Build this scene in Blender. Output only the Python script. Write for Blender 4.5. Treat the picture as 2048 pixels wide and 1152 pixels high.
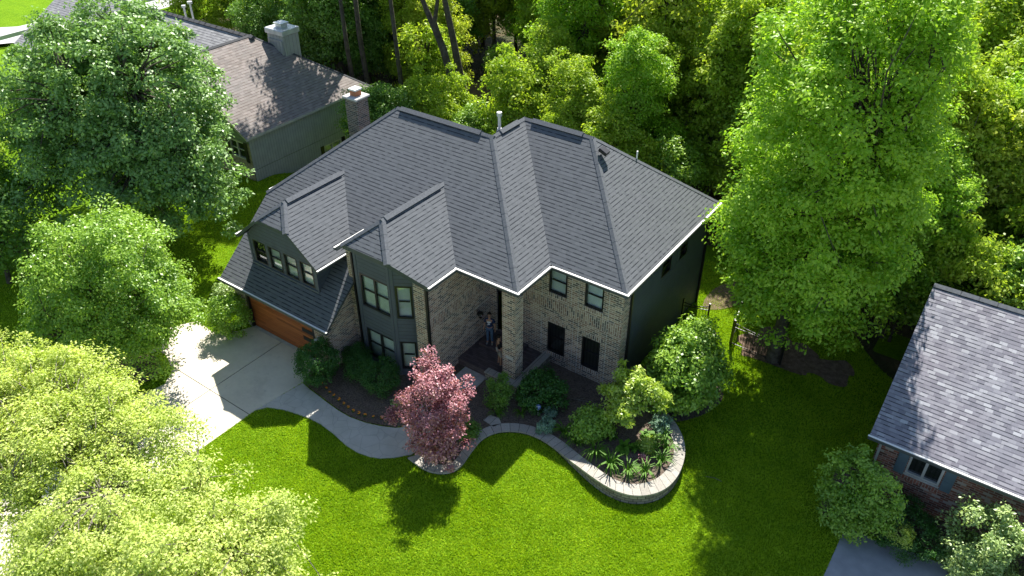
import bpy, bmesh, math, random
import numpy as np
from mathutils import Vector, Matrix
from mathutils.geometry import delaunay_2d_cdt
for o in list(bpy.data.objects): bpy.data.objects.remove(o)
SC = bpy.context.scene; COL = SC.collection
R = math.radians

# ------------------------------------------------------------------ camera
cam = bpy.data.cameras.new('camera'); co = bpy.data.objects.new('camera', cam); COL.objects.link(co)
co.location = (14.154, -20.261, 23.196); co.rotation_euler = (R(90-35.285), 0, R(35.421))
cam.sensor_width = 36; cam.lens = 27.93; cam.clip_start = .5; cam.clip_end = 600
SC.camera = co
# ------------------------------------------------------------------ sky, sun, exposure
W = bpy.data.worlds.new("World"); SC.world = W; W.use_nodes = True
nt = W.node_tree; bg = nt.nodes['Background']
sky = nt.nodes.new('ShaderNodeTexSky'); sky.sky_type = 'NISHITA'; sky.sun_disc = False
SUN_EL, SUN_AZ = 49.2, -23.6
sky.sun_elevation = R(SUN_EL); sky.sun_rotation = R(SUN_AZ); sky.air_density = 1.0; sky.dust_density = .6
nt.links.new(sky.outputs[0], bg.inputs[0]); bg.inputs[1].default_value = .072
sl = bpy.data.lights.new('sun', 'SUN'); sl.energy = 4.7; sl.angle = R(.53); sl.color = (1, .955, .87)
so = bpy.data.objects.new('sun', sl); COL.objects.link(so); so.location = (-20, 40, 60)
so.rotation_euler = Vector((1.9, -4.35, -5.5)).to_track_quat('-Z', 'Y').to_euler()
SC.view_settings.view_transform = 'Standard'; SC.view_settings.look = 'None'
SC.view_settings.exposure = 1.36; SC.view_settings.gamma = 1
SC.cycles.max_bounces = 6; SC.cycles.transparent_max_bounces = 6

# ------------------------------------------------------------------ materials
class NT:
    def __init__(s, name, rough=.8, spec=.3):
        s.m = bpy.data.materials.new(name); s.m.use_nodes = True; s.t = s.m.node_tree
        s.b = s.t.nodes['Principled BSDF']; s.b.inputs['Roughness'].default_value = rough
        s.b.inputs['Specular IOR Level'].default_value = spec
    def n(s, k, **kw):
        x = s.t.nodes.new(k)
        for a, v in kw.items(): setattr(x, a, v)
        return x
    def l(s, a, b): s.t.links.new(a, b)
    def math(s, op, a, b=None):
        x = s.n('ShaderNodeMath', operation=op)
        for i, v in enumerate((a, b)):
            if v is None: continue
            if isinstance(v, (int, float)): x.inputs[i].default_value = v
            else: s.l(v, x.inputs[i])
        return x.outputs[0]
    def noise(s, scale, detail=3, vec=None, rough=.55):
        x = s.n('ShaderNodeTexNoise'); x.inputs['Scale'].default_value = scale
        x.inputs['Detail'].default_value = detail; x.inputs['Roughness'].default_value = rough
        if vec is None: vec = s.obj()
        s.l(vec, x.inputs['Vector']); return x.outputs['Fac']
    def obj(s):
        if not hasattr(s, 'tc'): s.tc = s.n('ShaderNodeTexCoord')
        return s.tc.outputs['Object']
    def uv(s):
        if not hasattr(s, 'tc'): s.tc = s.n('ShaderNodeTexCoord')
        return s.tc.outputs['UV']
    def ramp(s, fac, stops, interp='LINEAR'):
        x = s.n('ShaderNodeValToRGB'); x.color_ramp.interpolation = interp; e = x.color_ramp.elements
        while len(e) < len(stops): e.new(.5)
        for i, (p, c) in enumerate(stops): e[i].position = p; e[i].color = (*c, 1)
        s.l(fac, x.inputs[0]); return x.outputs[0]
    def mix(s, fac, a, b, mode='MIX'):
        x = s.n('ShaderNodeMix', data_type='RGBA', blend_type=mode)
        for i, v in ((0, fac), (6, a), (7, b)):
            if isinstance(v, (int, float)): x.inputs[i].default_value = v
            elif isinstance(v, tuple): x.inputs[i].default_value = (*v, 1)
            else: s.l(v, x.inputs[i])
        return x.outputs[2]
    def col(s, c):
        if isinstance(c, tuple): s.b.inputs['Base Color'].default_value = (*c, 1)
        else: s.l(c, s.b.inputs['Base Color'])
    def bump(s, h, dist=.02, strength=1):
        x = s.n('ShaderNodeBump'); x.inputs['Distance'].default_value = dist; x.inputs['Strength'].default_value = strength
        s.l(h, x.inputs['Height']); s.l(x.outputs[0], s.b.inputs['Normal'])
    def cells(s, w, h, off=.5, swap=False):
        p = s.n('ShaderNodeSeparateXYZ'); s.l(s.uv(), p.inputs[0])
        u, v = (p.outputs[1], p.outputs[0]) if swap else (p.outputs[0], p.outputs[1])
        r = s.math('DIVIDE', v, h); row = s.math('FLOOR', r); fv = s.math('FRACT', r)
        cu = s.math('ADD', s.math('DIVIDE', u, w), s.math('MULTIPLY', row, off))
        cf = s.math('FLOOR', cu); fu = s.math('FRACT', cu)
        c = s.n('ShaderNodeCombineXYZ'); s.l(cf, c.inputs[0]); s.l(row, c.inputs[1])
        wn = s.n('ShaderNodeTexWhiteNoise', noise_dimensions='2D'); s.l(c.outputs[0], wn.inputs['Vector'])
        return wn.outputs['Value'], fu, fv, row

def plain(name, c, rough=.7, var=.15, scale=3, spec=.3, metal=0):
    m = NT(name, rough, spec)
    a = tuple(x*(1-var) for x in c); b = tuple(min(1, x*(1+var)) for x in c)
    m.col(m.ramp(m.noise(scale, 5), [(.3, a), (.7, b)])); m.b.inputs['Metallic'].default_value = metal
    return m.m

def brickmat(name, stops, mortar, w=.27, h=.1, swap=False, big=.12):
    m = NT(name, .9, .15)
    v, fu, fv, row = m.cells(w, h, .5, swap)
    base = m.ramp(v, stops, 'CONSTANT')
    base = m.mix(m.ramp(m.noise(1.3, 4), [(.3, (0, 0, 0)), (.75, (big,)*3)]), base, tuple(x*.55 for x in mortar))
    mm = m.math('MAXIMUM', m.math('LESS_THAN', fv, .2), m.math('LESS_THAN', fu, .07))
    m.col(m.mix(mm, base, m.mix(m.noise(9, 2), tuple(x*.8 for x in mortar), mortar)))
    m.bump(m.math('SUBTRACT', 1, mm), .002, .5)
    return m.m

def shinglemat(name, stops, dash, w=.21, h=.165, thr=.38, band=.24, tint=(.1, .1, .1), tintf=.2):
    m = NT(name, .93, .2)
    v, fu, fv, row = m.cells(w, h, .37)
    v2, fu2, fv2, r2 = m.cells(w*.9, h, .61)
    base = m.ramp(v, stops)
    base = m.mix(m.ramp(m.noise(.45, 5), [(.35, (0, 0, 0)), (.7, (tintf,)*3)]), base, tint)
    base = m.mix(m.ramp(m.noise(60, 2), [(.3, (0, 0, 0)), (.8, (.35,)*3)]), base, tuple(min(1, x*2.2) for x in tint))
    dm = m.math('MULTIPLY', m.math('LESS_THAN', fv, band), m.math('GREATER_THAN', v2, thr))
    base = m.mix(m.math('MULTIPLY', m.math('LESS_THAN', fv, band), .35), base, dash)
    m.col(m.mix(m.math('MULTIPLY', dm, .85), base, dash))
    tab = m.math('MULTIPLY', m.math('GREATER_THAN', v2, thr), .5)
    m.bump(m.math('ADD', m.math('SUBTRACT', 1, fv), tab), .014)
    return m.m

M = {}
M['roof'] = shinglemat('charcoal_shingles', [(0, (.082, .09, .101)), (.5, (.093, .101, .113)), (1, (.104, .112, .125))], (.022, .026, .034), tint=(.11, .116, .124))
M['cap'] = plain('cap_shingles', (.108, .117, .131), .93, .2, 12)
M['vent_dark'] = plain('vent_shadow_slot', (.03, .035, .042), .9)
M['roof_brown'] = shinglemat('brown_shingles', [(0, (.155, .128, .115)), (.5, (.20, .168, .152)), (1, (.25, .21, .195))], (.11, .08, .07), w=.28, h=.2, thr=.5, band=.2, tint=(.17, .17, .175), tintf=.4)
M['roof_grey'] = shinglemat('weathered_grey_shingles', [(0, (.16, .165, .17)), (.5, (.22, .225, .235)), (1, (.30, .305, .31))], (.05, .052, .06), w=.28, h=.2, thr=.45, band=.18, tint=(.2, .19, .2), tintf=.3)
M['roof_slate'] = shinglemat('slate_grey_shingles', [(0, (.14, .15, .18)), (.45, (.21, .22, .255)), (.8, (.26, .27, .30)), (1, (.40, .42, .45))], (.03, .035, .045), w=.24, h=.15, thr=.35, band=.22, tint=(.17, .14, .16), tintf=.35)
BR = [(0, (.23, .155, .12)), (.2, (.34, .25, .19)), (.4, (.10, .082, .078)), (.58, (.41, .31, .24)), (.74, (.27, .17, .125)), (.88, (.15, .13, .12))]
MO = (.70, .64, .56)
M['brick'] = brickmat('mixed_tan_brick', BR, MO)
M['soldier'] = brickmat('soldier_brick', BR, MO, w=.27, h=.1, swap=True)
M['brick_red'] = brickmat('red_brick', [(0, (.20, .07, .05)), (.3, (.28, .10, .07)), (.6, (.13, .055, .045)), (.8, (.33, .16, .12)), (.93, (.4, .33, .3))], (.38, .34, .31))
M['soldier_red'] = brickmat('red_soldier_brick', [(0, (.24, .08, .055)), (.4, (.31, .11, .08)), (.8, (.17, .07, .05))], (.38, .34, .31), w=.27, h=.1, swap=True)
M['brick_dark'] = brickmat('dark_chimney_brick', [(0, (.10, .08, .075)), (.3, (.16, .11, .09)), (.6, (.06, .052, .052)), (.8, (.2, .14, .115))], (.36, .345, .32))
M['stone'] = plain('tan_ledge_stone', (.30, .27, .20), .95, .4, 6)

def sidingmat(name, c, h, vertical=False, line=.12):
    m = NT(name, .6, .3); v, fu, fv, row = m.cells(50, h, 0, vertical)
    g = m.math('LESS_THAN', fv, line)
    base = m.ramp(m.noise(2, 4), [(.3, tuple(x*.9 for x in c)), (.7, tuple(x*1.1 for x in c))])
    m.col(m.mix(g, base, tuple(x*.55 for x in c))); m.bump(m.math('SUBTRACT', 1, fv) if not vertical else m.math('SUBTRACT', 1, g), .012)
    return m.m
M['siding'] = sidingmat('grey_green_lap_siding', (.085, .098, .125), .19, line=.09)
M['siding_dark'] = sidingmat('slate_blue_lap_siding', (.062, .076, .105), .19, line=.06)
M['siding_green'] = sidingmat('sage_vertical_siding', (.33, .36, .345), .2, True, .1)
M['sage_lap'] = sidingmat('sage_lap_siding', (.17, .23, .18), .2, line=.1)
M['trim'] = plain('grey_green_trim', (.088, .102, .13), .55, .06)
M['fascia'] = plain('charcoal_fascia', (.06, .072, .075), .5, .08)
M['black'] = plain('black_aluminium', (.012, .012, .013), .35, .1, spec=.5)
M['white'] = plain('white_metal', (.80, .79, .76), .45, .04)
M['galv'] = plain('galvanised_metal', (.55, .56, .57), .4, .12, spec=.5, metal=.3)
M['concrete_cap'] = plain('concrete_cap', (.45, .44, .42), .9, .15)
M['clay'] = plain('clay_flue', (.42, .17, .09), .85, .1)
M['blind'] = sidingmat('pale_window_blind', (.66, .72, .74), .06, line=.15)
M['dark_room'] = sidingmat('unlit_room_sheet', (.028, .03, .03), .16, True, line=.4)  # near-black sheet painting the darkness of unlit rooms behind glass
m = NT('cedar_boards', .5, .4)
v, fu, fv, row = m.cells(2.3, .125, .43)
base = m.ramp(v, [(0, (.24, .065, .018)), (.5, (.37, .108, .03)), (1, (.47, .155, .048))])
mp = m.n('ShaderNodeMapping'); mp.inputs['Scale'].default_value = (1.5, 1, 30); m.l(m.obj(), mp.inputs[0])
base = m.mix(m.ramp(m.noise(2, 4, mp.outputs[0]), [(.35, (0, 0, 0)), (.7, (.55,)*3)]), base, (.13, .034, .01))
m.col(m.mix(m.math('LESS_THAN', fv, .1), base, (.05, .012, .005))); m.bump(m.math('GREATER_THAN', fv, .1), .006); M['cedar'] = m.m

def glassmat(name, tint, refl):
    m = NT(name); m.t.nodes.remove(m.b); out = m.t.nodes['Material Output']
    tr = m.n('ShaderNodeBsdfTransparent'); tr.inputs[0].default_value = (*tint, 1)
    gl = m.n('ShaderNodeBsdfGlossy'); gl.inputs['Roughness'].default_value = .03; gl.inputs[0].default_value = (.95, .97, 1, 1)
    fr = m.n('ShaderNodeFresnel'); fr.inputs[0].default_value = 1.5
    mx = m.n('ShaderNodeMixShader'); m.l(m.math('MINIMUM', m.math('ADD', m.math('MULTIPLY', fr.outputs[0], 1.3), refl), 1), mx.inputs[0])
    m.l(tr.outputs[0], mx.inputs[1]); m.l(gl.outputs[0], mx.inputs[2]); m.l(mx.outputs[0], out.inputs[0]); return m.m
M['glass'] = glassmat('window_glass', (.9, .95, .97), .03)
M['glass_sky'] = glassmat('sky_reflecting_glass', (.95, 1, 1), .12)

def groundmat(name, stops, scale, rough=.95, bscale=40, bdist=.03, fine=None):
    m = NT(name, rough, .15)
    c = m.ramp(m.noise(scale, 6), stops)
    if fine: c = m.mix(m.ramp(m.noise(bscale, 3), [(.35, (0, 0, 0)), (.65, (fine[0],)*3)]), c, fine[1])
    m.col(c); m.bump(m.noise(bscale, 4), bdist); return m.m
m = NT('mown_grass', .95, .03)
big = m.ramp(m.noise(.3, 6, rough=.6), [(.3, (.100, .215, .008)), (.5, (.140, .270, .009)), (.62, (.165, .300, .010)), (.78, (.215, .340, .018))])
mid = m.ramp(m.noise(2.2, 6, rough=.75), [(.35, (.0, .0, .0)), (.7, (.8,)*3)])
c = m.mix(mid, big, (.22, .375, .016))
f1 = m.ramp(m.noise(9, 4, rough=.8), [(.38, (1, 1, 1)), (.56, (0, 0, 0))])
c = m.mix(m.math('MULTIPLY', f1, .55), c, (.045, .105, .004))
f2 = m.ramp(m.noise(26, 3, rough=.8), [(.40, (1, 1, 1)), (.55, (0, 0, 0))])
c = m.mix(m.math('MULTIPLY', f2, .5), c, (.04, .10, .004))
vf = m.ramp(m.noise(17, 4, rough=.8), [(.6, (0, 0, 0)), (.74, (.7,)*3)])
c = m.mix(vf, c, (.30, .40, .07))
m.col(c); m.bump(m.noise(20, 4, rough=.8), .06); M['grass'] = m.m
m = NT('broom_finished_concrete', .9, .2)
c = m.ramp(m.noise(.8, 6, rough=.65), [(.3, (.53, .48, .39)), (.7, (.65, .595, .49))])
c = m.mix(m.ramp(m.noise(5, 5), [(.55, (0, 0, 0)), (.8, (.4,)*3)]), c, (.42, .385, .33))
c = m.mix(m.ramp(m.noise(.55, 7, rough=.7), [(.52, (0, 0, 0)), (.72, (.45,)*3)]), c, (.33, .30, .25))
c = m.mix(m.ramp(m.noise(2.6, 6, rough=.75), [(.6, (0, 0, 0)), (.7, (.35,)*3)]), c, (.25, .23, .20))
m.col(c); m.bump(m.noise(80, 2), .003); M['concrete'] = m.m
m = NT('stamped_concrete', .85, .25)
vo = m.n('ShaderNodeTexVoronoi', feature='DISTANCE_TO_EDGE'); vo.inputs['Scale'].default_value = 2.1; m.l(m.obj(), vo.inputs['Vector'])
c = m.ramp(m.noise(1.6, 6), [(.3, (.42, .40, .36)), (.7, (.52, .50, .45))])
g = m.math('LESS_THAN', vo.outputs['Distance'], .022)
m.col(m.mix(m.math('MULTIPLY', g, .22), c, (.12, .12, .11))); m.bump(m.math('SUBTRACT', m.noise(14, 4), m.math('MULTIPLY', g, .8)), .006); M['stamped'] = m.m
M['mulch'] = groundmat('dark_bark_mulch', [(.3, (.05, .038, .03)), (.7, (.12, .09, .072))], 6, bscale=16, bdist=.06, fine=(.6, (.22, .175, .14)))
M['mulch_pale'] = groundmat('dry_bark_mulch', [(.3, (.13, .09, .065)), (.7, (.30, .215, .16))], 5, bscale=26, bdist=.06, fine=(.6, (.07, .045, .03)))
M['litter'] = groundmat('leaf_litter', [(.32, (.03, .055, .014)), (.50, (.07, .075, .03)), (.66, (.19, .14, .075)), (.78, (.07, .13, .02))], .55, bscale=12, bdist=.12, fine=(.6, (.05, .035, .02)))
M['asphalt'] = groundmat('asphalt', [(.3, (.25, .26, .275)), (.7, (.33, .335, .35))], 2, .85, 90, .006)
M['road'] = groundmat('pale_road', [(.3, (.42, .42, .42)), (.7, (.5, .5, .49))], .3, .9, 60, .004)
m = NT('limestone_cap', .92, .2)
v, fu, fv, row = m.cells(.33, 50, 0)
c = m.ramp(v, [(0, (.30, .28, .245)), (1, (.40, .375, .33))]); c = m.mix(m.math('LESS_THAN', fu, .05), c, (.06, .055, .05))
m.col(m.mix(m.ramp(m.noise(14, 5), [(.4, (0, 0, 0)), (.8, (.5,)*3)]), c, (.2, .185, .165))); m.bump(m.noise(18, 4), .02); M['capstone'] = m.m
m = NT('split_face_block', .95, .1)
v, fu, fv, row = m.cells(.3, .13, .5)
c = m.ramp(v, [(0, (.17, .15, .125)), (1, (.33, .30, .25))]); mm = m.math('MAXIMUM', m.math('LESS_THAN', fv, .12), m.math('LESS_THAN', fu, .07))
m.col(m.mix(mm, c, (.03, .028, .025))); m.bump(m.math('ADD', m.math('MULTIPLY', m.noise(16, 4), .8), m.math('SUBTRACT', 1, mm)), .03); M['block'] = m.m
m = NT('brick_paver_floor', .9, .2)
v, fu, fv, row = m.cells(.22, .11, .5); c = m.ramp(v, [(0, (.085, .065, .065)), (1, (.13, .105, .105))])
m.col(m.mix(m.math('LESS_THAN', fv, .1), c, (.06, .05, .045))); M['paver'] = m.m
M['rock'] = plain('pale_limestone', (.52, .48, .45), .95, .3, 5)
M['bark'] = groundmat('grey_bark', [(.3, (.045, .038, .03)), (.7, (.12, .105, .085))], 4, bscale=14, bdist=.06)
M['bark_pale'] = groundmat('pale_bark', [(.3, (.13, .115, .095)), (.7, (.25, .225, .19))], 4, bscale=14, bdist=.05)
M['skin'] = plain('skin', (.42, .24, .16), .6, .05)
M['hair'] = plain('dark_hair', (.012, .009, .008), .6, .2, 30)
M['navy'] = plain('navy_cotton', (.018, .035, .085), .9, .15, 20)
M['jeans'] = plain('blue_denim', (.07, .12, .20), .9, .25, 15)
M['tee_black'] = plain('black_cotton', (.012, .012, .014), .9, .2, 20)
M['shorts'] = plain('pale_khaki', (.36, .34, .29), .9, .12, 15)
M['shoe'] = plain('grey_shoe', (.22, .22, .22), .7, .2, 20)
M['print'] = plain('white_print', (.75, .78, .82), .8, .05)
M['sign_blue'] = plain('blue_sign', (.10, .17, .55), .4, .1)
M['wood'] = plain('weathered_wood', (.30, .21, .12), .9, .25, 9)
M['flower'] = plain('orange_petals', (.75, .27, .02), .6, .2, 20)

def leafmat(name, c1, c2, tr=.32, gloss=.05, nscale=.7, tsat=1.0):
    m = NT(name); m.t.nodes.remove(m.b); out = m.t.nodes['Material Output']
    geo = m.n('ShaderNodeNewGeometry')
    f = m.math('ADD', m.math('MULTIPLY', geo.outputs['Random Per Island'], .6), m.math('MULTIPLY', m.noise(nscale, 4, rough=.65), 1.5))
    f = m.math('SUBTRACT', f, .55)
    c = m.ramp(f, [(0, c1), (1, c2)])
    d = m.n('ShaderNodeBsdfDiffuse'); m.l(c, d.inputs[0])
    t = m.n('ShaderNodeBsdfTranslucent'); m.l(m.mix(1., c, (1.25*tsat, 1.3, .55), 'MULTIPLY'), t.inputs[0])
    g = m.n('ShaderNodeBsdfGlossy'); g.inputs['Roughness'].default_value = .42; g.inputs[0].default_value = (.85, .9, .85, 1)
    a = m.n('ShaderNodeMixShader'); a.inputs[0].default_value = tr; m.l(d.outputs[0], a.inputs[1]); m.l(t.outputs[0], a.inputs[2])
    b = m.n('ShaderNodeMixShader'); b.inputs[0].default_value = gloss*.55; m.l(a.outputs[0], b.inputs[1]); m.l(g.outputs[0], b.inputs[2])
    m.l(b.outputs[0], out.inputs[0]); return m.m
M['lf_silver'] = leafmat('silvery_green_leaves', (0.1, 0.21, 0.045), (0.28, 0.46, 0.12), 0.3, 0.08)
M['lf_mid'] = leafmat('mid_green_leaves', (0.11, 0.25, 0.02), (0.38, 0.56, 0.07), 0.32, 0.07)
M['lf_lime'] = leafmat('lime_leaves', (0.33, 0.44, 0.07), (0.64, 0.7, 0.24), 0.38, 0.03)
M['lf_bright'] = leafmat('bright_green_leaves', (0.15, 0.34, 0.014), (0.46, 0.64, 0.07), 0.42, 0.04)
M['lf_wood'] = leafmat('woodland_leaves', (0.19, 0.33, 0.02), (0.5, 0.6, 0.07), 0.5, 0.03)
M['lf_wood2'] = leafmat('woodland_yellow_leaves', (0.27, 0.37, 0.03), (0.56, 0.61, 0.09), 0.5, 0.03)
M['lf_dark'] = leafmat('dark_green_leaves', (0.08, 0.19, 0.025), (0.22, 0.38, 0.06), 0.4, 0.05)
M['lf_grass'] = leafmat('grass_blades', (0.2, 0.345, 0.006), (0.45, 0.59, 0.03), 0.3, 0.03, .9)
M['lf_box'] = leafmat('boxwood_leaves', (0.029, 0.098, 0.016), (0.065, 0.182, 0.026), .25, .06, 3)
M['lf_red'] = leafmat('red_maple_leaves', (0.22, 0.06, 0.085), (0.62, 0.33, 0.38), 0.2, 0.05, 1.5, 1.2)
M['lf_yel'] = leafmat('chartreuse_leaves', (0.22, 0.36, 0.03), (0.52, 0.62, 0.09), 0.4, 0.1, 2)
M['lf_hyd'] = leafmat('blue_green_leaves', (0.120, 0.240, 0.156), (0.288, 0.432, 0.300), .2, .08, 4)
M['lf_lily'] = leafmat('daylily_blades', (0.05, 0.14, 0.012), (0.14, 0.28, 0.03), 0.25, 0.01, 4)
M['lf_pale'] = leafmat('pale_variegated_leaves', (0.162, 0.284, 0.068), (0.459, 0.567, 0.216), .28, .08, 2)

# ------------------------------------------------------------------ object helpers
def tag(o, label=None, cat=None, group=None, kind=None):
    for k, v in (('label', label), ('category', cat), ('group', group), ('kind', kind)):
        if v: o[k] = v
    return o
def empty(name, label, cat, loc=(0, 0, 0), group=None):
    o = bpy.data.objects.new(name, None); COL.objects.link(o); o.location = loc; o.empty_display_size = .3
    return tag(o, label, cat, group)
def link(name, me, mat=None, parent=None):
    o = bpy.data.objects.new(name, me); COL.objects.link(o)
    if mat is not None:
        for x in (mat if isinstance(mat, (list, tuple)) else [mat]): me.materials.append(x)
    if parent: o.parent = parent
    return o
def uvface(me):
    uvl = me.uv_layers.new(name='UVMap') if not me.uv_layers else me.uv_layers[0]
    for p in me.polygons:
        n = p.normal
        if abs(n.z) > .985: h = Vector((1, 0, 0)); v = Vector((0, 1, 0))
        else:
            h = Vector((-n.y, n.x, 0)).normalized(); v = n.cross(h)
            if v.z < 0: v = -v
        for li in p.loop_indices:
            c = me.vertices[me.loops[li].vertex_index].co
            uvl.data[li].uv = (c.dot(h), c.dot(v))
class B:
    """collects shapes of ONE part"""
    def __init__(s): s.v = []; s.f = []; s.mi = []
    def face(s, pts, mi=0):
        k = len(s.v); s.v += [tuple(p) for p in pts]; s.f.append(tuple(range(k, k+len(pts)))); s.mi.append(mi); return s
    def box(s, x0, x1, y0, y1, z0, z1, mi=0, rot=0, c=None):
        P = [Vector((x, y, z)) for z in (z0, z1) for x, y in ((x0, y0), (x1, y0), (x1, y1), (x0, y1))]
        if rot:
            c = Vector(c) if c else Vector(((x0+x1)/2, (y0+y1)/2, 0)); q = Matrix.Rotation(rot, 3, 'Z'); P = [q @ (p-c)+c for p in P]
        k = len(s.v); s.v += [tuple(p) for p in P]
        for f in ((0, 3, 2, 1), (4, 5, 6, 7), (0, 1, 5, 4), (1, 2, 6, 5), (2, 3, 7, 6), (3, 0, 4, 7)): s.f.append(tuple(k+i for i in f)); s.mi.append(mi)
        return s
    def bar(s, p0, p1, w, h, up=Vector((0, 0, 1)), mi=0):
        p0 = Vector(p0); p1 = Vector(p1); d = (p1-p0).normalized(); a = d.cross(up)
        if a.length < .01: a = Vector((1, 0, 0))
        a.normalize(); b = a.cross(d); k = len(s.v)
        for p in (p0, p1):
            for i, j in ((-1, -1), (1, -1), (1, 1), (-1, 1)): s.v.append(tuple(p+a*w/2*i+b*h/2*j))
        for f in ((0, 1, 2, 3), (7, 6, 5, 4), (0, 4, 5, 1), (1, 5, 6, 2), (2, 6, 7, 3), (3, 7, 4, 0)): s.f.append(tuple(k+i for i in f)); s.mi.append(mi)
        return s
    def tube(s, pts, rad, n=6, mi=0):
        pts = [Vector(p) for p in pts]; k = len(s.v); prev = None
        for i, p in enumerate(pts):
            d = (pts[min(i+1, len(pts)-1)]-pts[max(i-1, 0)]).normalized()
            a = d.orthogonal().normalized() if prev is None else (prev-d*prev.dot(d)).normalized()
            prev = a; b = d.cross(a); r = rad[i] if isinstance(rad, (list, tuple)) else rad
            for j in range(n): t = 2*math.pi*j/n; s.v.append(tuple(p+(a*math.cos(t)+b*math.sin(t))*r))
        for i in range(len(pts)-1):
            for j in range(n): s.f.append((k+i*n+j, k+i*n+(j+1) % n, k+(i+1)*n+(j+1) % n, k+(i+1)*n+j)); s.mi.append(mi)
        s.f.append(tuple(k+j for j in range(n))[::-1]); s.f.append(tuple(k+(len(pts)-1)*n+j for j in range(n))); s.mi += [mi, mi]
        return s
    def prism(s, pts, z0, z1, mi=0):
        n = len(pts); k = len(s.v); s.v += [(x, y, z0) for x, y in pts]+[(x, y, z1) for x, y in pts]
        s.f.append(tuple(range(k+n-1, k-1, -1))); s.f.append(tuple(range(k+n, k+2*n))); s.mi += [mi, mi]
        for i in range(n): j = (i+1) % n; s.f.append((k+i, k+j, k+n+j, k+n+i)); s.mi.append(mi)
        return s
    def build(s, name, mat, parent=None, uv=True, smooth=False, bevel=0):
        me = bpy.data.meshes.new(name); me.from_pydata(s.v, [], s.f)
        me.polygons.foreach_set('material_index', s.mi); me.update()
        if bevel or True:
            bm = bmesh.new(); bm.from_mesh(me); bmesh.ops.remove_doubles(bm, verts=bm.verts, dist=1e-4)
            if bevel: bmesh.ops.bevel(bm, geom=bm.edges[:], offset=bevel, segments=1, affect='EDGES')
            bm.normal_update(); bm.to_mesh(me); bm.free(); me.update()
        if uv: uvface(me)
        if smooth: me.polygons.foreach_set('use_smooth', [True]*len(me.polygons))
        return link(name, me, mat, parent)

# ------------------------------------------------------------------ terrain
def sst(t): t = min(max(t, 0), 1); return t*t*(3-2*t)
def gh(x, y):
    a = -1.4*sst((y-12)/10); b = -1.1*sst((y-7.2)/4.5)*sst((-14-x)/3)
    w = .25*math.sin(x*.13+1)*math.sin(y*.11)*sst((y-16)/8)
    return min(a, b)+w
def sheet(name, x0, x1, y0, y1, step, dz, mat, kind='structure'):
    xs = np.arange(x0, x1+.01, step); ys = np.arange(y0, y1+.01, step); nx = len(xs)
    v = [(float(x), float(y), gh(x, y)+dz) for y in ys for x in xs]
    f = [(j*nx+i, j*nx+i+1, (j+1)*nx+i+1, (j+1)*nx+i) for j in range(len(ys)-1) for i in range(nx-1)]
    me = bpy.data.meshes.new(name); me.from_pydata(v, [], f); me.update(); return tag(link(name, me, mat), kind=kind)
def inpoly(x, y, P):
    c = False; j = len(P)-1
    for i in range(len(P)):
        if (P[i][1] > y) != (P[j][1] > y) and x < (P[j][0]-P[i][0])*(y-P[i][1])/(P[j][1]-P[i][1])+P[i][0]: c = not c
        j = i
    return c
def patch(name, P, zf, mat, step=.6, kind='structure', parent=None, skirt=0):
    xs = [p[0] for p in P]; ys = [p[1] for p in P]; pts = [Vector(p) for p in P]; n = len(pts)
    x = min(xs)+step/2
    while x < max(xs):
        y = min(ys)+step/2
        while y < max(ys):
            if inpoly(x, y, P): pts.append(Vector((x, y)))
            y += step
        x += step
    vo, _, fo, *_ = delaunay_2d_cdt(pts, [], [list(range(n))], 1, 1e-5)
    v = [(p.x, p.y, zf(p.x, p.y)) for p in vo]
    me = bpy.data.meshes.new(name)
    faces = [tuple(f) for f in fo]
    if skirt:
        k = len(v); v += [(p[0], p[1], zf(*p)) for p in P]+[(p[0], p[1], zf(*p)-skirt) for p in P]
        faces += [(k+i, k+(i+1) % n, k+n+(i+1) % n, k+n+i) for i in range(n)]
    me.from_pydata(v, [], faces); me.update()
    o = link(name, me, mat, parent)
    return tag(o, kind=kind) if kind else o
def rough(P, amp, seed=0, f=2.3):
    Q = []
    for i, (x, y) in enumerate(P):
        a = math.sin(x*f+seed)*math.cos(y*f*1.3+seed*2)+.6*math.sin(x*f*2.7+y*3.1+seed); b_ = math.cos(x*f*1.4-seed)*math.sin(y*f+seed)+.6*math.cos(y*f*2.9-x*2.2)
        Q.append((x+amp*a, y+amp*b_))
    return Q
def smooth(P, it=2, closed=True):
    for _ in range(it):
        Q = []; n = len(P)
        for i in range(n if closed else n-1):
            a, b = P[i], P[(i+1) % n]
            Q += [tuple(a[k]*.75+b[k]*.25 for k in range(len(a))), tuple(a[k]*.25+b[k]*.75 for k in range(len(a)))]
        P = Q if closed else [P[0]]+Q+[P[-1]]
    return P
sheet('lawn', -140, 80, -60, 170, 2, 0, M['grass'])
woodP = smooth([(-60, 19), (-45, 21), (-36, 19), (-24, 15.5), (-14, 14), (-4, 15), (2, 17.5), (6, 17), (9.4, 14), (10.8, 12), (12.4, 10.4), (14, 10), (26, 10), (60, 12), (60, 130), (-110, 130), (-62, 60)], 2)
patch('woodland_floor', woodP, lambda x, y: gh(x, y)+.03, M['litter'], 3)
# street far left
def road_edge(off): return [(-66.3+off-.02*(y-12)+.0016*(y-12)**2, y) for y in range(-40, 62, 6)]
rp = road_edge(0)+road_edge(-6.6)[::-1]
patch('road', rp, lambda x, y: gh(x, y)+.02, M['road'], 3)
cp = road_edge(.35)+road_edge(.0)[::-1]
B().prism(cp, -.3, .05).build('kerb', M['road'])['kind'] = 'structure'
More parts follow.
